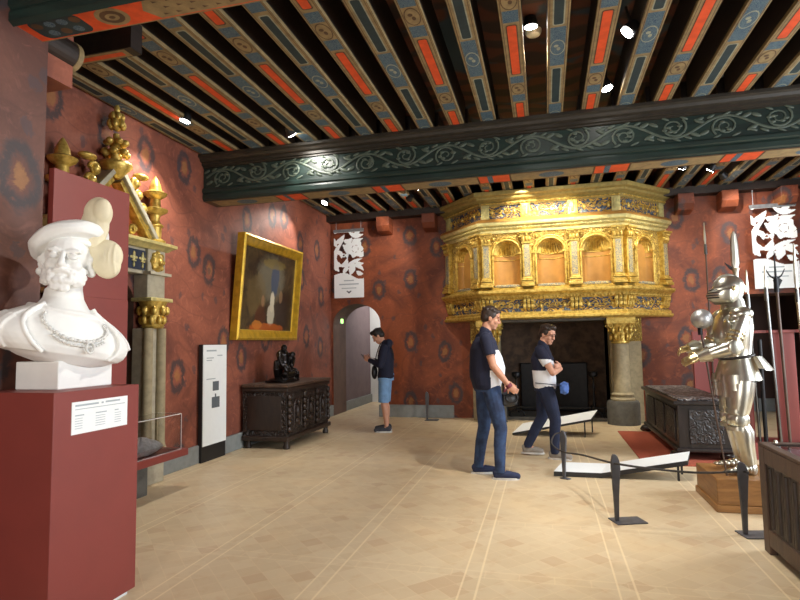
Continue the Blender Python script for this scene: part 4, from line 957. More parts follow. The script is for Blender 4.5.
def hand(mb, W, d, palm_n, s=1.0, curl=0.5, side=1):
    """wrist W, direction d, palm normal palm_n (towards the palm), side +1 puts the thumb on d x n"""
    d = V(d).normalized(); n = V(palm_n); n = (n-d*n.dot(d)).normalized(); t = d.cross(n)*side; W = V(W)
    mb.ball(W+d*0.045*s, (0.052*s, 0.040*s, 0.016*s), 12, 8, 0, d, t, n); mb.ball(W+d*0.008*s, (0.03*s, 0.027*s, 0.02*s), 10, 8, 0, d, t, n)
    for k, (o, ln_) in enumerate(((0.030, 0.068), (0.010, 0.078), (-0.011, 0.072), (-0.030, 0.056))):
        p = W+d*(0.082*s)+t*(o*s); pts = [p-d*0.02*s]; a = 0.0
        for q in range(3):
            a += curl*(0.5+0.35*q); pts.append(pts[-1]+(d*math.cos(a)+n*math.sin(a))*(ln_*s*(0.5, 0.3, 0.24)[q]+(0.02*s if q == 0 else 0)))
        mb.limb(pts, [0.0098*s, 0.0092*s, 0.0086*s, 0.0075*s], 8)
    p = W+d*0.02*s+t*0.032*s
    mb.limb([p, p+(d*0.55+t*0.7+n*0.25).normalized()*0.035*s, p+(d*0.85+t*0.65+n*0.6).normalized()*0.066*s], [0.014*s, 0.0115*s, 0.009*s], 8)
def torso_rings(mb, pel, che, nk, fat=0.0, g=0.0, bulk=1.0, top=True, lo=-0.10, fw=(1, 0, 0)):
    pel, che, nk = V(pel), V(che), V(nk); F = V(fw); L = V((-F.y, F.x, 0)); rs = []
    for t, w, d in ((lo, 0.150, 0.115), (-0.03, 0.168, 0.125), (0.2, 0.155+fat*0.5, 0.115+fat), (0.45, 0.155+fat*0.6, 0.115+fat*1.1), (0.75, 0.175+fat*0.3, 0.122+fat*0.5), (1.0, 0.185, 0.118), (1.2, 0.16, 0.10), (1.34, 0.09, 0.075)):
        if t <= 1: c = pel.lerp(che, t)
        else: c = che.lerp(nk, (t-1)/0.5)
        w, d = w*bulk, d*bulk
        if fat: c = c+F*(fat*0.5*math.sin(PI*max(0, min(1, t))))
        rs.append([c+F*((d+g)*math.copysign(abs(math.cos(2*PI*j/24))**0.9, math.cos(2*PI*j/24)))+L*((w+g)*math.copysign(abs(math.sin(2*PI*j/24))**0.85, math.sin(2*PI*j/24))) for j in range(24)])
    mb.rings(rs)
def person(label, loc, rot, J, fat=0.0, sex='m', sleeves='short', legs='long', skin='skin', hair='hair_brown', shirt_fn=None, shirt_mats=None, leg_mat='denim', shoe_mat='shoe_navy', sole='white_sole', hem=0.0, voxel=0.0055, hands=None, hair_kind='short', curl=(0.6, 0.6), bulk=1.0):
    r = thing('person', label, 'person', loc, rot); r_loc = dict(local=True)
    hx = axes(*J['head_dir'])
    b = MB(); torso_rings(b, J['pel'], J['chest'], J['neck'], fat, 0.0, bulk)
    nk = V(J['neck']); hc = V(J['head']); b.limb([nk-V((0, 0, 0.03)), nk.lerp(hc, 0.55)-hx[0]*0.012, hc-hx[2]*0.05-hx[0]*0.02], [0.06, 0.054, 0.052])
    head(b, hc, hx, 1.0)
    for sd, q in (('r', -1), ('l', 1)):
        sh, el, wr = V(J['sh_'+sd]), V(J['el_'+sd]), V(J['wr_'+sd])
        b.limb([sh, sh.lerp(el, 0.45), el], [0.055, 0.048, 0.039]); b.limb([el, el.lerp(wr, 0.3), wr], [0.040, 0.040, 0.027])
        dd, pn, th = J['hand_'+sd]; hand(b, wr, dd, pn, 1.0, curl[0 if q < 0 else 1], th)
        hp, kn, an, to = V(J['hip_'+sd]), V(J['kn_'+sd]), V(J['an_'+sd]), V(J['toe_'+sd])
        b.limb([hp, hp.lerp(kn, 0.4), kn], [0.086, 0.078, 0.053]); b.limb([kn, kn.lerp(an, 0.32)-V((0.012, 0, 0)), an], [0.052, 0.056, 0.034])
        b.limb([an-V((0, 0, 0.03)), an.lerp(to, 0.5)-V((0, 0, 0.02)), to], [0.036, 0.034, 0.026])
    fuse(b, 'body', skin, r, voxel, 3, local=True)
    # shirt
    g = 0.014; t = MB(); torso_rings(t, J['pel'], J['chest'], J['neck'], fat, g, bulk, lo=-0.14-hem)
    for sd in 'rl':
        sh, el, wr = V(J['sh_'+sd]), V(J['el_'+sd]), V(J['wr_'+sd]); t.ball(sh, 0.068)
        if sleeves == 'short':
            e = sh.lerp(el, 0.62); t.tube([sh, sh.lerp(el, 0.3), e], [0.068, 0.066, 0.066], 16)
        else:
            t.limb([sh, sh.lerp(el, 0.5), el], [0.07, 0.065, 0.056]); t.limb([el, el.lerp(wr, 0.4), wr-(wr-el).normalized()*0.015], [0.056, 0.05, 0.038])
    nn = V(J['neck']); t.limb([nn-V((0, 0, 0.05)), nn+V((0.0, 0, 0.012))], [0.085, 0.066])
    if J.get('hood'):
        t.ball(nn+V((-0.085, 0, 0.01)), (0.07, 0.10, 0.075)); t.ball(nn+V((-0.06, 0, -0.05)), (0.08, 0.12, 0.07))
    fuse(t, 'hoodie' if J.get('hood') else 'polo_shirt', shirt_mats, r, 0.008, 3, matfn=shirt_fn, local=True)
    # trousers
    t = MB(); pe = V(J['pel'])
    rs = []
    for z, w, d in ((0.10, 0.158+fat*0.4, 0.122+fat*0.6), (0.02, 0.176, 0.138+fat*0.3), (-0.08, 0.172, 0.135)): rs.append([pe+V((d*math.cos(2*PI*j/20), w*math.sin(2*PI*j/20), z)) for j in range(20)])
    t.rings(rs)
    for sd in 'rl':
        hp, kn, an = V(J['hip_'+sd]), V(J['kn_'+sd]), V(J['an_'+sd])
        if legs == 'long':
            t.limb([hp, hp.lerp(kn, 0.5), kn], [0.101, 0.09, 0.070]); t.tube([kn, kn.lerp(an, 0.4)-V((0.008, 0, 0)), an+V((0, 0, 0.0)), an-V((0, 0, 0.035))], [0.070, 0.066, 0.056, 0.058], 14)
        else: t.tube([hp, hp.lerp(kn, 0.5), kn+(kn-hp)*0.02], [0.103, 0.096, 0.088], 16)
    fuse(t, 'jeans' if legs == 'long' else 'denim_shorts', leg_mat, r, 0.008, 3, local=True)
    for sd in 'rl':
        an, to = V(J['an_'+sd]), V(J['toe_'+sd]); d = (to-an); d.z = 0; d.normalize(); l = V((-d.y, d.x, 0)); gz = to.z-0.03
        s_ = MB(); s_.ball(an-d*0.02-V((0, 0, 0.035)), (0.062, 0.042, 0.05), 12, 8, 0, d, l, V((0, 0, 1))); s_.limb([V((an.x, an.y, gz+0.045))-d*0.03, V((an.x, an.y, gz+0.048))+d*0.07, V((to.x, to.y, gz+0.036))], [0.043, 0.046, 0.036])
        s_.xform(lambda v: V((v.x, v.y, max(v.z, gz+0.006))))
        sh_ = fuse(s_, 'shoe', shoe_mat, r, 0.006, 2, local=True)
        o = MB(); rs = []
        for z in (gz, gz+0.022):
            rr = []
            for j in range(20):
                a = 2*PI*j/20; c_ = V((an.x, an.y, z))+d*(0.055+0.145*math.cos(a))+l*((0.046+0.006*math.cos(a))*math.sin(a)); rr.append(c_)
            rs.append(rr)
        o.rings(rs).build('sole', sole, sh_, smooth=40, local=True)
    # hair, brows, eyes
    F, L, U = hx
    def P(f, l, u): return hc+F*f+L*l+U*u
    h = MB()
    h.ball(P(-0.018, 0, 0.042), (0.100, 0.085, 0.094), 18, 12, 0, F, L, U); h.ball(P(-0.05, 0, 0.0), (0.066, 0.078, 0.075), 14, 10, 0, F, L, U)
    for q in (-1, 1): h.ball(P(0.0, q*0.074, 0.03), (0.03, 0.012, 0.045), 10, 8, 0, F, L, U)
    for k in range(26):
        a = k*2.4; rr = 0.02+0.062*math.sqrt(k/26); h.ball(P(-0.01+rr*math.cos(a)*1.1, rr*math.sin(a)*0.95, 0.118-0.5*rr+0.006*math.sin(k*3.1)), (0.026, 0.02, 0.022), 8, 6, 0, F, L, U)
    if hair_kind == 'quiff': h.ball(P(0.055, 0, 0.105), (0.045, 0.055, 0.03), 12, 8, 0, F, L, U)
    fuse(h, 'hair', hair, r, 0.006, 2, local=True)
    e = MB()
    for q in (-1, 1): e.limb([P(0.096, q*0.014, 0.024), P(0.094, q*0.032, 0.031), P(0.078, q*0.052, 0.024)], [0.004, 0.005, 0.003], 6)
    e.build('eyebrow', hair, r, smooth=60, local=True)
    e = MB()
    for q in (-1, 1): e.ball(P(0.085, q*0.031, 0.001), (0.006, 0.011, 0.0055), 10, 6, 0, F, L, U)
    e.build('eye', 'black', r, smooth=60, local=True)
    return r, P
M['skin'] = plain('skin', (206, 152, 126), 0.55, var=0.05)
M['skin_tan'] = plain('tanned_skin', (192, 138, 110), 0.55, var=0.05)
M['hair_brown'] = plain('dark_brown_hair', (50, 36, 28), 0.5, var=0.15, scale=50)
M['hair_black'] = plain('black_hair', (28, 22, 20), 0.5, var=0.15, scale=50)
M['navy'] = plain('navy_cotton', (20, 24, 48), 0.85, var=0.05)
M['white_cotton'] = plain('white_cotton', (226, 228, 232), 0.85, var=0.03)
M['denim'] = plain('blue_denim', (44, 66, 102), 0.85, var=0.14, scale=9, rgb2=(28, 42, 70))
M['denim_dark'] = plain('dark_denim', (26, 36, 64), 0.85, var=0.12, scale=9)
M['denim_light'] = plain('light_denim', (120, 160, 204), 0.85, var=0.08, scale=12)
M['shoe_navy'] = plain('navy_canvas', (34, 44, 76), 0.8)
M['shoe_grey'] = plain('grey_canvas', (150, 142, 132), 0.8)
M['shoe_dark'] = plain('charcoal_canvas', (60, 62, 72), 0.8)
M['white_sole'] = plain('white_rubber', (214, 212, 208), 0.6)
M['pouch_blue'] = plain('blue_nylon', (76, 114, 190), 0.6)
M['maroon'] = plain('maroon_fabric', (110, 44, 56), 0.7)

# ---- the man
def man_shirt(c):
    if c.z > 1.36 or c.x < -0.035+(1.30-c.z)*0.05 or (abs(c.y) > 0.21 and c.z > 1.15): return 0
    return 1
Jm = dict(pel=(-0.04, 0, 1.0), chest=(-0.055, 0, 1.38), neck=(-0.035, 0, 1.56), head=(0.03, 0, 1.715), head_dir=(-0.12, -0.30),
          sh_r=(-0.06, -0.205, 1.49), el_r=(-0.0, -0.265, 1.20), wr_r=(0.17, -0.20, 0.985), hand_r=((0.75, 0.15, -0.65), (0.0, 1, 0.1), -1),
          sh_l=(-0.06, 0.205, 1.49), el_l=(0.0, 0.26, 1.20), wr_l=(0.19, 0.10, 1.0), hand_l=((0.75, -0.3, -0.6), (0.0, -1, 0.1), 1),
          hip_r=(-0.0, -0.095, 0.95), kn_r=(0.085, -0.115, 0.52), an_r=(0.06, -0.13, 0.105), toe_r=(0.235, -0.155, 0.03),
          hip_l=(-0.05, 0.095, 0.95), kn_l=(-0.06, 0.12, 0.52), an_l=(-0.13, 0.15, 0.105), toe_l=(0.05, 0.16, 0.03))
man, P = person('man in navy and white polo shirt and jeans, looking down with a black camera bag', (-0.60, 6.18, 0.0), 0.24, Jm, bulk=1.13, fat=0.04, shirt_fn=man_shirt, shirt_mats=['navy', 'white_cotton'], hem=0.02, skin='skin_tan')
w = MB(); w.tube([V(Jm['wr_r'])+V((-0.012, 0, 0.016)), V(Jm['wr_r'])+V((0.012, 0, -0.016))], [0.034, 0.034], 14); w.build('watch', 'maroon', man, local=True)
bag = thing('camera_bag', 'black and maroon camera bag held in front of the man by both hands', 'bag', (-0.40, 6.135, 0.835), 0.24)
c = MB(); c.ball((0, 0, 0), (0.10, 0.085, 0.085), 18, 12); c.box(-0.07, 0.07, -0.07, 0.07, -0.06, 0.05); fuse(c, 'body', 'black', bag, 0.006, 3, local=True)
c = MB(); c.tube([(0.02+0.06*math.cos(a), -0.072, 0.02+0.045*math.sin(a)) for a in [PI*2*i/16 for i in range(17)]], 0.012, 8); c.build('trim', 'iron', bag, local=True)
c = MB(); c.tube(bez([(-0.05, 0.0, 0.04), (-0.03, 0, 0.10), (0.03, 0, 0.10), (0.06, 0, 0.04)], 6), 0.012, 8); c.build('handle', 'maroon', bag, local=True)

# ---- the woman
def wom_shirt(c):
    if c.z > 1.085+max(0, c.x-0.03)*1.5 and c.z < 1.60 and not (abs(c.y) > 0.20 and c.z < 1.225): return 0
    if abs(c.y) > 0.20 and c.z > 1.225: return 0
    return 1
Jw = dict(pel=(-0.0, 0, 0.90), chest=(-0.03, 0, 1.23), neck=(-0.01, 0, 1.40), head=(0.055, -0.0, 1.535), head_dir=(-0.55, -0.30),
          sh_r=(-0.03, -0.175, 1.335), el_r=(0.12, -0.225, 1.06), wr_r=(0.20, -0.02, 1.10), hand_r=((-0.1, 1, 0.1), (-1, 0, 0.0), 1),
          sh_l=(-0.03, 0.175, 1.335), el_l=(0.10, 0.215, 1.09), wr_l=(0.17, 0.03, 1.12), hand_l=((0.1, -1, 0.1), (-1, 0, 0), -1),
          hip_r=(0.02, -0.085, 0.86), kn_r=(0.12, -0.10, 0.47), an_r=(0.10, -0.10, 0.10), toe_r=(0.27, -0.12, 0.03),
          hip_l=(-0.02, 0.085, 0.86), kn_l=(-0.06, 0.09, 0.48), an_l=(-0.25, 0.09, 0.13), toe_l=(-0.09, 0.10, 0.045))
wom, P = person('woman in navy and white top, arms folded, wearing a blue waist pouch', (-0.02, 7.31, 0.0), -0.10, Jw, fat=0.012, sex='f', shirt_fn=wom_shirt, shirt_mats=['navy', 'white_cotton'], leg_mat='denim_dark', shoe_mat='shoe_grey', hem=0.02, hair_kind='quiff')
g = MB(); g.tube([P(0.10+0.0*k, -0.055+0.0138*k, 0.003+0.004*abs(math.sin(k*0.8))) for k in range(9)], 0.0035, 6)
for q in (-1, 1): g.tube([P(0.097, q*0.055, 0.004), P(0.0, q*0.082, 0.004)], 0.003, 6)
g.build('spectacles', 'iron', wom, local=True)
po = thing('waist_pouch', 'bright blue nylon pouch worn at the front of the woman in folded arms', 'pouch', (0.21, 7.17, 0.87), -0.10)
c = MB(); c.ball((0, 0, 0), (0.055, 0.11, 0.08), 16, 12); c.box(-0.045, 0.045, -0.08, 0.08, -0.06, 0.06); fuse(c, 'body', 'pouch_blue', po, 0.006, 2, local=True)
c = MB(); c.tube(bez([(-0.02, 0.08, 0.03), (-0.14, 0.14, 0.05), (-0.30, 0.09, 0.06), (-0.345, 0.0, 0.06), (-0.30, -0.06, 0.06), (-0.15, -0.10, 0.05), (-0.02, -0.08, 0.03)], 6), 0.005, 8); c.build('strap', 'denim_dark', po, local=True)

# ---- the teenager with the phone
def teen_shirt(c):
    if c.x > 0.062 and abs(c.y) < 0.075 and c.z > 1.18 and c.z < 1.47: return 1
    if 0.03 < c.x-(1.45-c.z)*0.25 < 0.055 and c.y > 0.06 and c.z > 1.27 and c.z < 1.45: return 1
    return 0
Jt = dict(hood=True, pel=(-0.03, 0, 0.92), chest=(-0.035, 0, 1.28), neck=(0.0, 0, 1.45), head=(0.09, 0, 1.585), head_dir=(0.0, -0.62),
          sh_r=(-0.03, -0.175, 1.375), el_r=(0.03, -0.21, 1.10), wr_r=(0.24, -0.07, 1.19), hand_r=((0.9, 0.25, 0.25), (0.0, 1.0, 0.6), 1),
          sh_l=(-0.03, 0.175, 1.375), el_l=(0.03, 0.205, 1.10), wr_l=(0.235, 0.07, 1.18), hand_l=((0.9, -0.25, 0.25), (0.0, -1.0, 0.6), -1),
          hip_r=(-0.02, -0.085, 0.88), kn_r=(0.0, -0.10, 0.49), an_r=(-0.02, -0.11, 0.10), toe_r=(0.16, -0.13, 0.03),
          hip_l=(-0.02, 0.085, 0.88), kn_l=(0.0, 0.10, 0.49), an_l=(-0.05, 0.11, 0.10), toe_l=(0.13, 0.13, 0.03))
teen, P = person('young man in a navy hooded top and pale denim shorts, head bent over a phone', (-2.63, 9.0, 0.0), PI+0.12, Jt, fat=0.0, sleeves='long', legs='short', shirt_fn=teen_shirt, shirt_mats=['navy', 'white_cotton'], leg_mat='denim_light', shoe_mat='shoe_dark', hem=0.0, hair='hair_black', hair_kind='quiff', curl=(0.9, 0.9))
ph = thing('mobile_phone', 'small dark phone held up in both hands by the young man in shorts', 'phone', (-2.63-0.345, 9.0-0.04, 1.235), PI+0.12)
MB().obox((0, 0, 0), V((0.6, 0, 0.8)), V((0, 1, 0)), V((-0.8, 0, 0.6)), 0.13, 0.066, 0.009).build('body', 'black', ph, smooth=0, bevel=0.003, local=True)
sb = thing('shoulder_bag', 'small black bag hanging at the front of the young man with the phone', 'bag', (-2.63-0.155, 8.96, 0.98), PI+0.12)
c = MB(); c.ball((0, 0, 0), (0.05, 0.10, 0.12), 14, 10); fuse(c, 'body', 'black', sb, 0.007, 2, local=True)
c = MB(); c.tube(bez([(-0.02, 0.05, 0.10), (-0.045, 0.03, 0.30), (-0.13, 0.03, 0.47), (-0.30, 0.05, 0.40), (-0.35, 0.1, 0.20)], 6), 0.008, 8); c.build('strap', 'black', sb, local=True)

# ================================================================== THE MARBLE BUST
BC = V((-2.68, 2.60, 1.80)); RV = V((0.968, 0.252, 0)); NV = V((0.252, -0.968, 0)); ZV = V((0, 0, 1))
bu = thing('portrait_bust', 'white bust of a bearded man in a plumed beret on the red pedestal', 'bust', (-2.70, 2.62, 1.23))
A = math.radians(54); FT = NV*math.cos(A)+RV*math.sin(A); LT = RV*math.cos(A)-NV*math.sin(A)
TR = [(-0.435, 0.14, 0.10), (-0.415, 0.22, 0.125), (-0.385, 0.285, 0.145), (-0.35, 0.325, 0.16), (-0.30, 0.34, 0.165), (-0.255, 0.325, 0.16), (-0.215, 0.29, 0.15), (-0.18, 0.24, 0.14), (-0.15, 0.185, 0.125), (-0.12, 0.135, 0.112), (-0.06, 0.10, 0.098), (0.0, 0.09, 0.09)]
def tr_at(z):
    for (z0, w0, d0), (z1, w1, d1) in zip(TR, TR[1:]):
        if z <= z1: t = max(0, (z-z0)/(z1-z0)); return w0+(w1-w0)*t, d0+(d1-d0)*t
    return TR[-1][1:]
def tpt(z, a, g=0.0):
    w, d = tr_at(z); c, s = math.cos(a), math.sin(a)
    return BC+FT*((d+g)*math.copysign(abs(c)**0.85, c)+0.03*max(0, c)*(1 if -0.4 < z < -0.1 else 0.4))+LT*((w+g)*math.copysign(abs(s)**0.9, s))+ZV*(z-0.20*w*s*min(1, max(0, -0.02-z)/0.12))
b = MB(); b.rings([[tpt(z, 2*PI*j/40) for j in range(40)] for z, w, d in TR])
# mantle: a thicker shell open over the chest
def mantle(z0, z1, open_a, g, steps=10):
    rs = []
    for i in range(steps+1):
        z = z0+(z1-z0)*i/steps; oa_r, oa_l = open_a(i/steps)
        an = [oa_l+(2*PI-oa_l-oa_r)*j/30 for j in range(31)]
        rs.append([tpt(z, a, g) for a in an]+[tpt(z, a, -0.02) for a in reversed(an)])
    b.rings(rs)
mantle(-0.39, -0.11, lambda t: (math.radians(32+30*t), math.radians(36+18*t)), 0.022)
mantle(-0.30, -0.125, lambda t: (math.radians(66-6*t), math.radians(62-6*t)), 0.036)
for a0, a1, sg in ((-32, -62, -1), (36, 54, 1)):
    b.tube([tpt(-0.39+0.285*i/14, math.radians(a0+(a1-a0)*i/14), 0.02) for i in range(15)], 0.012, 8)
for k in range(7):   # folds of the sleeve on the near arm
    a = math.radians(-76-k*7); b.tube([tpt(-0.385+0.17*i/8+0.006*k, a+0.03*i, 0.022) for i in range(9)], 0.010+0.003*(k % 2), 8)
HC = BC+RV*0.034+NV*0.03+ZV*0.155; s_ = 1.40
hxA = math.radians(21); FH = (NV*math.cos(hxA)+RV*math.sin(hxA)); LH = RV*math.cos(hxA)-NV*math.sin(hxA)
pt_ = math.radians(4); FH2 = FH*math.cos(pt_)+ZV*math.sin(pt_); UH = ZV*math.cos(pt_)-FH*math.sin(pt_); rl = math.radians(-4)
LH, UH = LH*math.cos(rl)+UH*math.sin(rl), UH*math.cos(rl)-LH*math.sin(rl)
b.limb([BC+ZV*-0.14+FT*-0.01, BC+ZV*-0.04+RV*0.008, HC-UH*0.07-FH2*0.02], [0.11, 0.090, 0.088], 20)
P = head(b, HC, (FH2, LH*1.08, UH), s_, True)
rnd = random.Random(3)
for k in range(150):   # curly beard along the jaw
    a = rnd.uniform(-1.45, 1.45); u = rnd.uniform(-0.13, -0.093) if abs(a) < 0.45 else rnd.uniform(-0.105, -0.03-0.03*(1.45-abs(a)))
    rr = 0.070 if u > -0.1 else 0.060
    b.ball(P(0.010+rr*math.cos(a)+(0.010 if abs(a) < 0.6 else 0), rr*0.98*math.sin(a), u), 0.0115*s_, 8, 6)
for q in (-1, 1):
    b.limb([P(0.099, q*0.004, -0.053), P(0.094, q*0.018, -0.057), P(0.078, q*0.036, -0.070)], [0.0085*s_, 0.009*s_, 0.005*s_], 8)
    for k in range(14):  # hair over the ears
        b.ball(P(-0.045+0.05*rnd.random(), q*(0.074+0.012*rnd.random()), -0.055+0.09*rnd.random()), 0.017*s_, 8, 6)
b.tube([tpt(-0.13, 2*PI*j/24, 0.012)+ZV*(0.022*math.cos(2*PI*j/24)*-1) for j in range(25)], 0.016, 8)
fuse(b, 'bust_body', 'marble', bu, 0.0045, 5)
# beret
h = MB(); UHt = (ZV+RV*-0.22-V((0.718, -0.696, 0))*0.36).normalized(); RHt = (RV-UHt*RV.dot(UHt)).normalized(); NHt = RHt.cross(UHt)*-1
hc = BC+RV*0.032+ZV*0.25-V((0.718, -0.696, 0))*0.01
rs = []
for r, z in ((0.118, -0.055), (0.128, -0.02), (0.20, -0.025), (0.232, 0.0), (0.235, 0.03), (0.205, 0.062), (0.13, 0.085), (0.03, 0.09)):
    r *= 0.90; rs.append([hc+RHt*(r*math.cos(2*PI*j/40)*(1+0.015*math.sin(j*1.3)))+NHt*(r*0.92*math.sin(2*PI*j/40))+UHt*(z+0.008*math.sin(j*0.9)*(r > 0.19)) for j in range(40)])
h.rings(rs); h.tube([hc+RHt*(0.114*math.cos(2*PI*j/32))+NHt*(0.112*math.sin(2*PI*j/32))+UHt*-0.045 for j in range(33)], 0.017, 8)
fuse(h, 'beret', 'marble', bu, 0.006, 3)
pl_ = MB(); pc_ = BC+RV*0.172+ZV*0.425-NV*0.03
pl_.ball(pc_+ZV*0.02, (0.084, 0.045, 0.098), 22, 16, 0, RV, NV, ZV); pl_.ball(pc_-ZV*0.055-RV*0.018, (0.084, 0.045, 0.115), 22, 16, 0, RV, NV, ZV); pl_.ball(pc_+ZV*0.03+RV*0.035+NV*0.02, (0.055, 0.04, 0.075), 18, 12, 0, RV, NV, ZV)
for k in range(7):
    x = -0.06+0.02*k; pl_.tube([pc_+RV*(x*(0.6+0.5*t))+NV*(0.04*math.sqrt(max(0, 1-(x/0.088)**2-(t*1.6-0.8)**2*0.8)))+ZV*(0.2*(t-0.5)) for t in [0.22+0.56*i/10 for i in range(11)]], 0.007, 8)
pl_.limb([pc_-ZV*0.09, pc_-ZV*0.16-RV*0.02], [0.055, 0.05])
fuse(pl_, 'plume', 'cream', bu, 0.006, 2)
lo_ = MB(); lc_ = BC+RV*0.232+ZV*0.172-NV*0.05
lo_.ball(lc_+ZV*0.02-RV*0.02, (0.10, 0.06, 0.10), 20, 14, 0, (RV*0.9-ZV*0.35).normalized(), NV, (ZV*0.9+RV*0.35).normalized()); lo_.ball(lc_-RV*0.015-ZV*0.02, (0.080, 0.065, 0.095), 20, 14, 0, (RV*0.9+ZV*0.35).normalized(), NV, (ZV*0.9-RV*0.35).normalized()); lo_.limb([lc_+ZV*0.05-RV*0.06, lc_+ZV*0.09-RV*0.12], [0.06, 0.05])
for k in range(5): lo_.tube([lc_+RV*(-0.05+0.025*k)+NV*(0.062*math.cos((k-2)*0.35)*math.sin(PI*(0.15+0.7*i/8)))+ZV*(0.09-0.18*i/8) for i in range(9)], 0.006, 8)
fuse(lo_, 'beret_flap', 'cream', bu, 0.006, 2)
# chain of office
cpts = [tpt(-0.175-0.125*math.sin(PI*(i/26))**0.8-0.01*(i/26), math.radians(-36+72*i/26), 0.012) for i in range(27)]
c = MB(); c.tube(cpts, 0.005, 6)
for i, p in enumerate(cpts): c.ball(p, 0.0115 if i % 2 else 0.008, 8, 6)
c.tube([p+ZV*-0.028+FT*0.002 for p in cpts[6:22]], 0.005, 6)
for i, p in enumerate(cpts[6:22]): c.ball(p+ZV*-0.028+FT*0.002, 0.008, 8, 6)
mp_ = tpt(-0.335, math.radians(8), 0.022); 
c.tube([mp_+LT*(0.022*math.cos(2*PI*j/18))+ZV*(0.03*math.sin(2*PI*j/18)) for j in range(19)], 0.007, 8); c.tube([cpts[14], mp_+ZV*0.03], 0.005, 6)
c.build('chain', plain('pale_grey_plaster', (222, 222, 218), 0.6, var=0.04), bu, smooth=60)  # chain slightly greyer than the bust's white plaster
MB().box(-2.875, -2.58, 2.485, 2.875, 1.23, 1.385).build('base', 'marble', bu, smooth=0, bevel=0.006)
# ================================================================== RIGHT SIDE OF THE ROOM
# ---- the suit of armour on its wooden plinth
apl = thing('armour_plinth', 'light oak plinth carrying the suit of armour', 'plinth', (1.66, 5.60, 0))
PX0, PX1, PY0_, PY1_ = 1.35, 2.0, 5.27, 5.93
MB().box(PX0, PX1, PY0_, PY1_, 0.06, 0.27).build('body', 'oak_light', apl, smooth=0, bevel=0.006)
MB().box(PX0-0.015, PX1+0.015, PY0_-0.015, PY1_+0.015, 0.0, 0.06).build('skirting', 'oak_light', apl, smooth=0, bevel=0.008)
ar = thing('suit_of_armour', 'polished steel suit of armour standing on an oak plinth, reaching forward', 'armour', (1.66, 5.62, 0.27), PI+0.12)
def ap(name, mb, mt='steel', sm=50, **k): return mb.build(name, mt, ar, smooth=sm, local=True, **k)
def plate(pts, radii, seg=18, flat=1.0, ref=(0, 1, 0), mb=None):
    mb = mb or MB(); mb.tube(pts, radii, seg, ref=ref, flat=flat); return mb
def lame(c, F, L, U, rx, ry, h, flare=0.0, n=28, a0=0, a1=2*PI, th=0.006, mb=None):
    """a curved band of plate"""
    mb = mb or MB(); c = V(c); F, L, U = V(F), V(L), V(U)
    an = [a0+(a1-a0)*j/n for j in range(n+1)]
    rs = []
    for z, g in ((h/2, 0), (0, flare*0.5), (-h/2, flare), (-h/2, flare-th), (h/2, -th)): rs.append([c+F*((rx+g)*math.cos(a))+L*((ry+g)*math.sin(a))+U*z for a in an])
    rs.append(rs[0]); mb.rings(rs, caps=True, closed=False); return mb
X_, Y_, Z_ = (1, 0, 0), (0, 1, 0), (0, 0, 1)
# body: breast and back plate
t = MB(); rs = []
for z, w, f, bk in ((0.99, 0.150, 0.118, 0.115), (1.03, 0.142, 0.112, 0.108), (1.10, 0.155, 0.14, 0.115), (1.18, 0.172, 0.165, 0.125), (1.27, 0.182, 0.165, 0.135), (1.36, 0.172, 0.14, 0.13), (1.43, 0.125, 0.105, 0.10), (1.46, 0.09, 0.085, 0.085)):
    rs.append([((f if math.cos(a) > 0 else bk)*math.copysign(abs(math.cos(a))**0.8, math.cos(a)), w*math.copysign(abs(math.sin(a))**0.9, math.sin(a)), z) for a in [2*PI*j/32 for j in range(32)]])
t.rings(rs); ap('breastplate', t)
for k in range(5): ap('fauld', lame((0, 0, 0.985-0.038*k), X_, Y_, Z_, 0.122+0.012*k, 0.160+0.013*k, 0.05, 0.014))
# rear skirt flare and tassets
ap('culet', lame((-0.03, 0, 0.955), X_, Y_, Z_, 0.165, 0.185, 0.12, 0.085, a0=PI*0.62, a1=PI*1.38))
for q in (-1, 1):
    for k in range(3): ap('tasset', lame((0.035, q*0.095, 0.82-0.06*k), X_, Y_, Z_, 0.135-0.004*k, 0.105, 0.075, 0.012, a0=(-PI*0.5 if q < 0 else -PI*0.4), a1=(PI*0.4 if q < 0 else PI*0.5)))
t = MB(); t.tube([(0.13*math.cos(a), 0.162*math.sin(a), 1.01-0.02*math.cos(a)) for a in [2*PI*j/28 for j in range(29)]], 0.012, 8); ap('belt', t, 'leather')
# gorget and helmet
for k in range(3): ap('gorget', lame((0.0, 0, 1.45+0.028*k), X_, Y_, Z_, 0.098-0.006*k, 0.098-0.006*k, 0.04, 0.01))
hp_ = V((0.035, 0, 1.60))
t = MB(); rs = []
for z, f, bk, w in ((-0.11, 0.10, 0.09, 0.085), (-0.06, 0.125, 0.115, 0.10), (0.0, 0.13, 0.132, 0.11), (0.05, 0.122, 0.138, 0.108), (0.10, 0.095, 0.12, 0.088), (0.135, 0.055, 0.075, 0.05), (0.148, 0.015, 0.02, 0.012)):
    rs.append([hp_+V(((f if math.cos(a) > 0 else bk)*math.cos(a), w*math.sin(a), z)) for a in [2*PI*j/28 for j in range(28)]])
t.rings(rs); ap('helmet_skull', t)
t = MB(); t.tube([hp_+V((0.138*math.cos(a)-0.008, 0, 0.152*math.sin(a)-0.002)) for a in [PI*0.12+PI*0.9*j/18 for j in range(19)]], 0.011, 8, ref=(0, 1, 0)); ap('helmet_comb', t)
t = MB(); rs = []
for z, f, w in ((-0.115, 0.115, 0.088), (-0.07, 0.165, 0.102), (-0.03, 0.182, 0.108), (0.005, 0.16, 0.112), (0.03, 0.135, 0.112)):
    rs.append([hp_+V((f*math.cos(a)**0.9 if math.cos(a) > 0 else 0, w*math.sin(a), z)) for a in [-PI*0.5+PI*j/20 for j in range(21)]])
t.rings(rs, closed=False, caps=False); vz = ap('visor', t); vz.modifiers.new('t', 'SOLIDIFY').thickness = 0.006
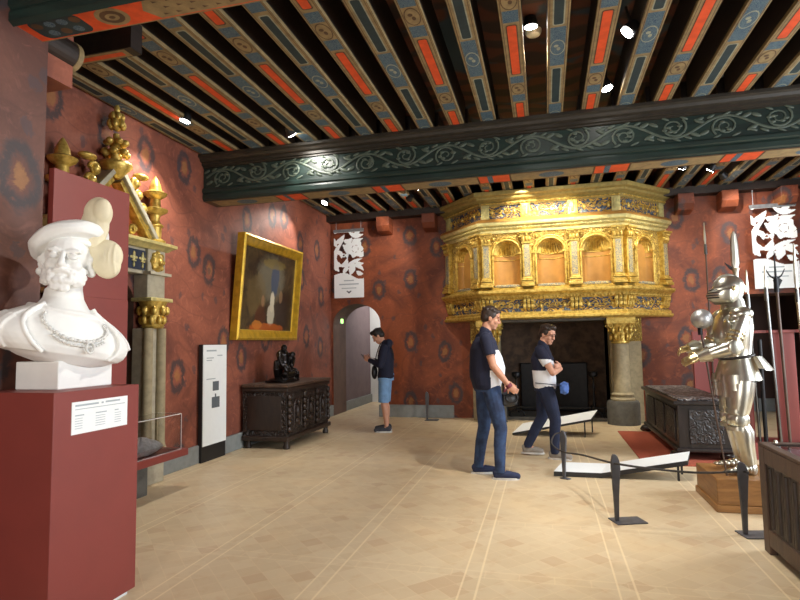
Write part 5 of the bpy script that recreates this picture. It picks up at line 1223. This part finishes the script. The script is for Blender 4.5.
for k, (z, f) in enumerate(((0.012, 0.152), (-0.012, 0.170), (-0.035, 0.181), (-0.058, 0.176))):
    t = MB(); t.tube([hp_+V((f*math.cos(a)+0.002, 0.110*math.sin(a), z)) for a in [-0.9+1.8*j/14 for j in range(15)]], 0.005, 6); ap('visor_slit', t, 'black')
t = MB()
for q in (-1, 1): t.lathe([(0.0, 0), (0.025, 0.004), (0.028, 0.012), (0.0, 0.018)], 0, 0, 14).v
t = MB()
for q in (-1, 1): t.ball(hp_+V((-0.005, q*0.112, 0.02)), (0.024, 0.010, 0.024), 12, 8)
ap('visor_pivot', t, 'brass')
# arms: the near (left) arm bends forward, the far one too
AR = {'l': (V((0.015, 0.205, 1.365)), V((0.14, 0.250, 1.10)), V((0.375, 0.17, 1.015))), 'r': (V((0.01, -0.205, 1.365)), V((0.11, -0.265, 1.12)), V((0.35, -0.15, 1.085)))}
for sd, (sh, el, wr) in AR.items():
    q = 1 if sd == 'l' else -1; d1 = (el-sh).normalized(); d2 = (wr-el).normalized()
    for k in range(5):
        c = sh+d1*(0.0+0.04*k)-V((0, q*0.02, 0)); t = MB(); t.ball(c+V((0, 0, 0.02-0.01*k)), (0.094-0.007*k, 0.082-0.005*k, 0.066-0.004*k), 18, 10); ap('pauldron', t)
    t = MB(); t.ball(sh+V((0.125, -q*0.02, -0.09)), (0.016, 0.068, 0.068), 16, 10); ap('besagew', t)
    ap('rerebrace', plate([sh, sh.lerp(el, 0.4), sh.lerp(el, 0.7), el], [0.062, 0.062, 0.056, 0.052]))
    t = MB()
    for f in (0.55, 0.68, 0.81): 
        p = sh.lerp(el, f); t.tube([p-d1*0.008, p+d1*0.008], 0.0665, 18)
    ap('rerebrace_ridge', t, 'brass')
    t = MB(); t.ball(el, (0.061, 0.060, 0.061), 16, 10); t.ball(el+V((-0.012, q*0.045, 0)), (0.062, 0.016, 0.07), 16, 8); ap('couter', t)
    ap('vambrace', plate([el, el.lerp(wr, 0.3), el.lerp(wr, 0.7), wr], [0.055, 0.060, 0.048, 0.040]))
    g = MB(); g.tube([wr-d2*0.09, wr-d2*0.03, wr+d2*0.01], [0.070, 0.052, 0.042], 16); ap('gauntlet_cuff', g)
    g = MB(); hand(g, wr+d2*0.0, d2+V((0, 0, 0.05)), (0, -q*0.75, -0.5), 1.08, 0.55, -q); fuse(g, 'gauntlet', 'brass', ar, 0.006, 2, local=True)
# legs
LG = {'l': (V((0.02, 0.105, 0.80)), V((0.075, 0.12, 0.47)), V((0.0, 0.125, 0.085))), 'r': (V((0.0, -0.105, 0.80)), V((0.03, -0.12, 0.47)), V((-0.05, -0.125, 0.085)))}
for sd, (hp, kn, an) in LG.items():
    q = 1 if sd == 'l' else -1
    ap('cuisse', plate([hp, hp.lerp(kn, 0.35), hp.lerp(kn, 0.7), kn], [0.112, 0.112, 0.095, 0.074]))
    t = MB(); t.ball(kn+V((0.018, 0, 0)), (0.073, 0.074, 0.076), 16, 10); t.ball(kn+V((-0.01, q*0.062, 0)), (0.066, 0.018, 0.07), 14, 8); ap('poleyn', t)
    for z in (0.075, -0.075):
        p = kn+V((0.006, 0, z)); t = MB(); t.tube([p+V((0, 0, 0.018)), p-V((0, 0, 0.018))], 0.081, 18); ap('knee_lame', t)
    ap('greave', plate([kn, kn.lerp(an, 0.3)-V((0.02, 0, 0)), kn.lerp(an, 0.6)-V((0.008, 0, 0)), an], [0.066, 0.084, 0.070, 0.056]))
    t = MB(); gz = 0.0
    for k in range(6):
        x = an.x+0.015+0.036*k; r = 0.058-0.004*k; t.ball((x, an.y+q*0.008*k, 0.03+0.02*(1-k/6)), (0.036, r*0.9, r*0.95-0.004*k), 14, 8)
    t.ball((an.x-0.01, an.y, 0.05), (0.05, 0.05, 0.065), 14, 8); t.xform(lambda v: V((v.x, v.y, max(v.z, 0.002)))); ap('sabaton', t)
# staff with round steel head held in the hands
st = thing('ball_headed_mace', 'long thin staff with a round steel ball head leaning in front of the armour', 'mace', (1.42, 5.42, 0.27))
a = V((1.47, 5.42, 0.27)); b_ = V((1.335, 5.44, 1.56)); MB().tube([a, b_], 0.008, 8).build('shaft', 'oak_mid', st, smooth=50)
t = MB(); c_ = V((1.355, 5.45, 1.62)); t.ball(c_, 0.088, 24, 16); t.build('ball_head', 'grey_steel', st, smooth=60)
t = MB(); t.tube([b_-V((0, 0, 0.08)), b_+V((0, 0, 0.02))], 0.02, 10); t.build('socket', 'iron', st, smooth=50)

# ---- large black carved chest on a red carpet
rg = thing('carpet', 'flat red carpet lying under the black carved chest', 'carpet', (1.9, 8.3, 0)); MB().box(1.06, 2.17, 7.05, 9.5, 0, 0.012).build('pile', 'rug', rg, smooth=0)
bc = thing('black_chest', 'large black chest with carved lid standing on the red carpet behind the armour', 'chest', (1.8, 8.5, 0.012))
BCX0, BCX1, BCY0, BCY1 = 1.49, 2.14, 7.36, 9.62
OB = carved('black_carved_oak', (44, 37, 35), (24, 20, 19), 12, 0.45, 0.45)
BO = wood('black_oak', (40, 32, 29), (22, 17, 16), 0.34, 3, (5, 5, 1))
MB().box(BCX0+0.02, BCX1, BCY0+0.02, BCY1, 0.10, 0.66).build('body', BO, bc, smooth=0, bevel=0.008)
MB().box(BCX0-0.03, BCX1+0.03, BCY0-0.03, BCY1+0.03, 0.66, 0.705).build('lid', BO, bc, smooth=0, bevel=0.01)
MB().box(BCX0+0.03, BCX1-0.03, BCY0+0.03, BCY1-0.03, 0.705, 0.722).build('lid_carving', carved('pale_carved_lid', (142, 136, 132), (44, 38, 38), 11, 0.42, 1.0), bc, smooth=0, bevel=0.006)  # lid carving mottled pale grey and near black
MB().box(BCX0-0.02, BCX1+0.02, BCY0-0.02, BCY1+0.02, 0.10, 0.15).build('plinth_moulding', BO, bc, smooth=0, bevel=0.015)
MB().box(BCX0+0.14, BCX1-0.14, BCY0+0.005, BCY0+0.02, 0.2, 0.6).build('end_panel', OB, bc, smooth=0, bevel=0.008)
for k in range(3): MB().box(BCX0+0.005, BCX0+0.02, BCY0+0.14+k*0.66, BCY0+0.66+k*0.66, 0.2, 0.6).build('side_panel', OB, bc, smooth=0, bevel=0.008)
for x in (BCX0+0.02, BCX1-0.08):
    for y in (BCY0+0.06, BCY1-0.08):
        t = MB(); t.ball((x, y, 0.065), (0.10, 0.10, 0.053), 14, 8); t.ball((x-0.06, y, 0.05), (0.05, 0.05, 0.038), 10, 6); t.build('foot', BO, bc, smooth=60)

# ---- red rack of pole weapons
rk = thing('weapon_rack', 'red painted display rack of upright panels, base and rail behind the armour', 'rack', (2.5, 7.7, 0))
MB().box(2.20, 3.6, 7.56, 8.0, 0.0, 0.20).build('base', 'plinth_red', rk, smooth=0, bevel=0.004)
for x0, x1 in ((2.22, 2.42), (2.67, 2.90), (3.3, 3.6)): MB().box(x0, x1, 7.66, 7.72, 0.20, 1.53).build('panel', 'plinth_red', rk, smooth=0, bevel=0.003)
MB().box(2.20, 3.6, 7.62, 7.66, 1.50, 1.535).build('rail', 'plinth_red', rk, smooth=0, bevel=0.003)
sp_ = thing('exhibition_screen', 'plain red upright screen against the far wall, behind the black chest', 'panel', (2.45, 9.8, 0)); MB().box(2.28, 2.66, 9.78, 9.84, 0, 1.56).build('board', 'plinth_red', sp_, smooth=0, bevel=0.003)
MB().box(2.22, 2.72, 9.7, 9.92, 0, 0.05).build('foot', 'plinth_red', sp_, smooth=0, bevel=0.003)
def pole(name, label, x, top, y=7.60, r=0.016, head_fn=None, shaft='steel_dark', tilt=0.0, lo=0.20, grp=None):
    t = thing(name, label, 'pole weapon', (x, y, lo), 0, 'pole weapons in the red rack')
    MB().tube([(x, y, lo), (x+tilt, y, top)], r, 10).build('shaft', shaft, t, smooth=50)
    if head_fn: head_fn(t, x+tilt, y, top)
    return t
def spear(L, w):
    def f(t, x, y, z):
        MB().tube([(x, y, z-0.16), (x, y, z)], [0.026, 0.022], 10).build('socket', 'steel_dark', t, smooth=50)
        MB().rings([[(x+ww*math.cos(a), y+0.012*math.sin(a), z+zz) for a in [2*PI*j/8 for j in range(8)]] for ww, zz in ((0.012, 0), (w, 0.08), (w*0.8, L*0.5), (w*0.35, L*0.9), (0.003, L))]).build('blade', 'steel', t, smooth=0)
    return f
def partisan(t, x, y, z):
    MB().tube([(x, y, z-0.2), (x, y, z-0.05), (x, y, z)], [0.026, 0.03, 0.05], 10).build('socket', 'steel', t, smooth=50)
    MB().rings([[(x+ww*math.cos(a), y+0.02*math.sin(a), z+zz) for a in [2*PI*j/8 for j in range(8)]] for ww, zz in ((0.03, 0), (0.05, 0.06), (0.045, 0.3), (0.03, 0.42), (0.004, 0.46))]).build('blade', 'steel', t, smooth=0)
    MB().poly([(x-0.03, y, z+0.02), (x-0.12, y, z+0.08), (x-0.07, y, z+0.0), (x-0.03, y, z-0.03)], (0, 0.012, 0)).build('side_lug', 'iron', t, smooth=0)
def trident(t, x, y, z):
    MB().tube([(x, y, z-0.16), (x, y, z)], [0.03, 0.026], 10).build('socket', 'iron', t, smooth=50)
    b = MB(); b.poly([(x-0.03, y, z-0.02), (x+0.03, y, z-0.10), (x+0.07, y, z-0.02), (x+0.0, y, z+0.05)], (0, 0.014, 0)); b.tube([(x, y, z), (x, y, z+0.34)], [0.016, 0.003], 8)
    for s in (-1, 1): b.tube(bez([(x, y, z), (x+s*0.06, y, z+0.04), (x+s*0.10, y, z+0.12)], 6), [0.014-0.0008*k for k in range(13)], 8)
    b.build('fork_head', 'iron', t, smooth=50)
pole('pike', 'thin grey pike standing left of the armour helmet, against the rust wall', 2.54, 2.95, 9.75, 0.013, spear(0.35, 0.018), 'oak_mid', 0.0, 0.05)
pole('partisan', 'broad bright-bladed partisan rising just behind the armour helmet', 2.30, 2.30, 7.60, 0.022, partisan, 'steel_dark', -0.0)
pole('spear', 'short steel-tipped spear beside the right edge of the armour helmet', 2.45, 1.98, 7.62, 0.017, spear(0.30, 0.020), 'steel_dark', -0.03)
pole('lance', 'dark short lance ending level with the rack rail, behind the armour waist', 2.50, 1.42, 7.58, 0.024, None, 'iron', -0.0)
pole('spear', 'pale slender spear crossing the left edge of the white banner on the right', 2.66, 2.05, 7.59, 0.018, spear(0.26, 0.016), 'steel_dark', -0.05)
pole('trident', 'pole with a dark forked head in front of the banner lettering', 2.76, 2.15, 7.61, 0.018, trident, 'oak_mid', -0.03)
pole('spear', 'pole with a bright steel socket crossing the right edge of the banner', 2.98, 2.02, 7.58, 0.022, spear(0.55, 0.024), 'steel', -0.05)

# ---- museum case of dark oak in the right corner
dc = thing('oak_display_chest', 'dark panelled oak chest with glazed top at the lower right corner', 'display chest', (1.9, 3.4, 0))
DX0, DX1, DY0, DY1, DZ = 1.40, 2.35, 2.35, 4.41, 0.71
MB().box(DX0+0.03, DX1-0.03, DY0+0.03, DY1-0.03, 0.06, 0.64).build('carcass', 'dark_oak', dc, smooth=0)
f = MB()
f.box(DX0, DX0+0.05, DY1-0.10, DY1, 0, DZ); f.box(DX0, DX0+0.05, DY0, DY0+0.10, 0, DZ); f.box(DX0, DX0+0.045, DY0+0.1, DY1-0.1, 0.60, DZ-0.002); f.box(DX0, DX0+0.045, DY0+0.1, DY1-0.1, 0.06, 0.17)
for y in (3.05, 3.72): f.box(DX0+0.004, DX0+0.045, y, y+0.09, 0.17, 0.60)
f.box(DX0+0.05, DX1, DY1-0.05, DY1-0.002, 0, DZ-0.002); f.box(DX0+0.05, DX1, DY0, DY0+0.05, 0, DZ-0.002); f.box(DX1-0.05, DX1, DY0+0.05, DY1-0.05, 0, DZ-0.002)
f.build('frame', 'oak_mid', dc, smooth=0, bevel=0.006)
for y0, y1 in ((DY0+0.1, 3.05), (3.14, 3.72), (3.81, DY1-0.1)):
    p = MB(); w = (y1-y0)/4
    for k in range(4): p.box(DX0+0.012, DX0+0.035, y0+k*w+0.004, y0+(k+1)*w-0.004, 0.17, 0.60); p.tube([(DX0+0.012, y0+(k+0.5)*w, 0.19), (DX0+0.012, y0+(k+0.5)*w, 0.58)], 0.014, 8)
    p.build('linenfold_panel', 'dark_oak', dc, smooth=40)
r = MB(); z0, z1 = DZ, DZ+0.02
r.box(DX0, DX0+0.06, DY0, DY1, z0, z1); r.box(DX1-0.06, DX1, DY0, DY1, z0, z1); r.box(DX0+0.06, DX1-0.06, DY1-0.06, DY1, z0, z1); r.box(DX0+0.06, DX1-0.06, DY0, DY0+0.06, z0, z1)
r.build('top_frame', 'oak_mid', dc, smooth=0, bevel=0.005)
MB().box(DX0+0.06, DX1-0.06, DY0+0.06, DY1-0.06, DZ-0.03, DZ-0.02).build('bed', plain('grey_violet_cloth', (112, 104, 116), 0.8), dc, smooth=0)
MB().box(DX0+0.06, DX1-0.06, DY0+0.06, DY1-0.06, DZ+0.004, DZ+0.01).build('pane', 'glass', dc, smooth=0)
MB().lathe([(0.0, DZ+0.02), (0.014, DZ+0.02), (0.012, DZ+0.035), (0.0, DZ+0.04)], DX0+0.10, DY1-0.03, 12).build('screw_stud', 'steel', dc, smooth=50)

# ---- low barrier posts and their elastic rope
def post(x, y, rz, label, h=0.53, pl=0.22):
    t = thing('barrier_post', label, 'barrier post', (x, y, 0), rz, 'low grey barrier posts')
    pr = []
    for z, w in ((0.005, 0.020), (0.2, 0.030), (0.36, 0.045), (0.42, 0.052), (h-0.05, 0.046), (h-0.015, 0.030), (h, 0.012)): pr.append((w, z))
    b = MB(); b.poly([(-w*0.5, -0.012, z) for w, z in pr]+[(w*0.95, -0.012, z) for w, z in reversed(pr)], (0, 0.024, 0)); b.build('blade', plain('grey_iron_paint', (74, 74, 78), 0.5), t, smooth=0, bevel=0.004, local=True)
    b = MB(); b.box(-0.03, pl, -0.085 if pl > 0.1 else -0.03, 0.085 if pl > 0.1 else 0.03, 0, 0.010); b.build('base_plate', plain('grey_steel_plate', (96, 97, 102), 0.45, 0.3), t, smooth=0, bevel=0.003, local=True)
    return t
post(0.14, 6.22, -0.6, 'low grey barrier post at the left end of the near reading panel', 0.50, 0.07)
post(0.50, 4.84, 0.35, 'low grey barrier post with its flat foot nearest the middle of the floor')
post(1.37, 4.70, 0.2, 'low grey barrier post in front of the oak plinth, beside the oak chest')
post(-2.21, 10.40, 0.0, 'low grey barrier post far back near the skirting left of the fireplace')
rp = thing('barrier_rope', 'thin dark elastic barrier cord strung between the low posts', 'cord', (0.5, 5.5, 0.45))
RC = plain('dark_cord', (52, 48, 46), 0.6)
MB().tube(bez([(0.19, 6.25, 0.475), (0.07, 6.22, 0.46), (0.03, 6.15, 0.37), (0.14, 6.04, 0.31), (0.30, 5.60, 0.37), (0.50, 4.84, 0.46), (0.80, 4.74, 0.445), (1.10, 4.70, 0.44), (1.37, 4.70, 0.46), (1.41, 4.66, 0.46)], 8), 0.0085, 8).build('cord', RC, rp)

# ---- white reading panels near the floor
def panel(label, pts, kx, th=0.02):
    """pts: near edge x,z profile; kx: (y near, y far, shear)"""
    (y0, y1, shx, dz) = kx; t = thing('reading_panel', label, 'reading panel', (pts[0][0], y0, 0), 0, 'low white reading panels')
    b = MB(); f = MB()
    for (xa, za), (xb, zb) in zip(pts, pts[1:]):
        f.rings([[(xa, y0, za), (xa+shx, y1, za+dz), (xa+shx, y1, za-th+dz), (xa, y0, za-th)], [(xb, y0, zb), (xb+shx, y1, zb+dz), (xb+shx, y1, zb-th+dz), (xb, y0, zb-th)]])
        b.rings([[(xa, y0+0.01, za+0.003), (xa+shx, y1-0.01, za+0.003+dz), (xa+shx, y1-0.01, za+dz), (xa, y0+0.01, za)], [(xb, y0+0.01, zb+0.003), (xb+shx, y1-0.01, zb+0.003+dz), (xb+shx, y1-0.01, zb+dz), (xb, y0+0.01, zb)]])
    fr_ = f.build('tray', 'black', t, smooth=0); b.build('panel', 'white', t, smooth=0)
    xe, ze = pts[-1]
    MB().box(xe-0.10, xe-0.08, y0+0.01, y0+0.03, 0, ze-th).build('leg', 'black', t, smooth=0)
    if ze > 0.15: MB().box(xe-0.10+shx, xe-0.08+shx, y1-0.03, y1-0.01, 0, ze-th).build('leg', 'black', t, smooth=0)
    return t
panel('white bent reading panel on the floor in front of the carpet and armour', [(0.04, 0.05), (0.52, 0.05), (1.36, 0.21)], (6.30, 6.66, 0.10, 0.03), 0.045)
panel('white tilted reading panel on the floor before the fireplace, behind the woman', [(-0.54, 0.04), (0.62, 0.27)], (8.86, 9.36, 0.14, 0.08), 0.03)
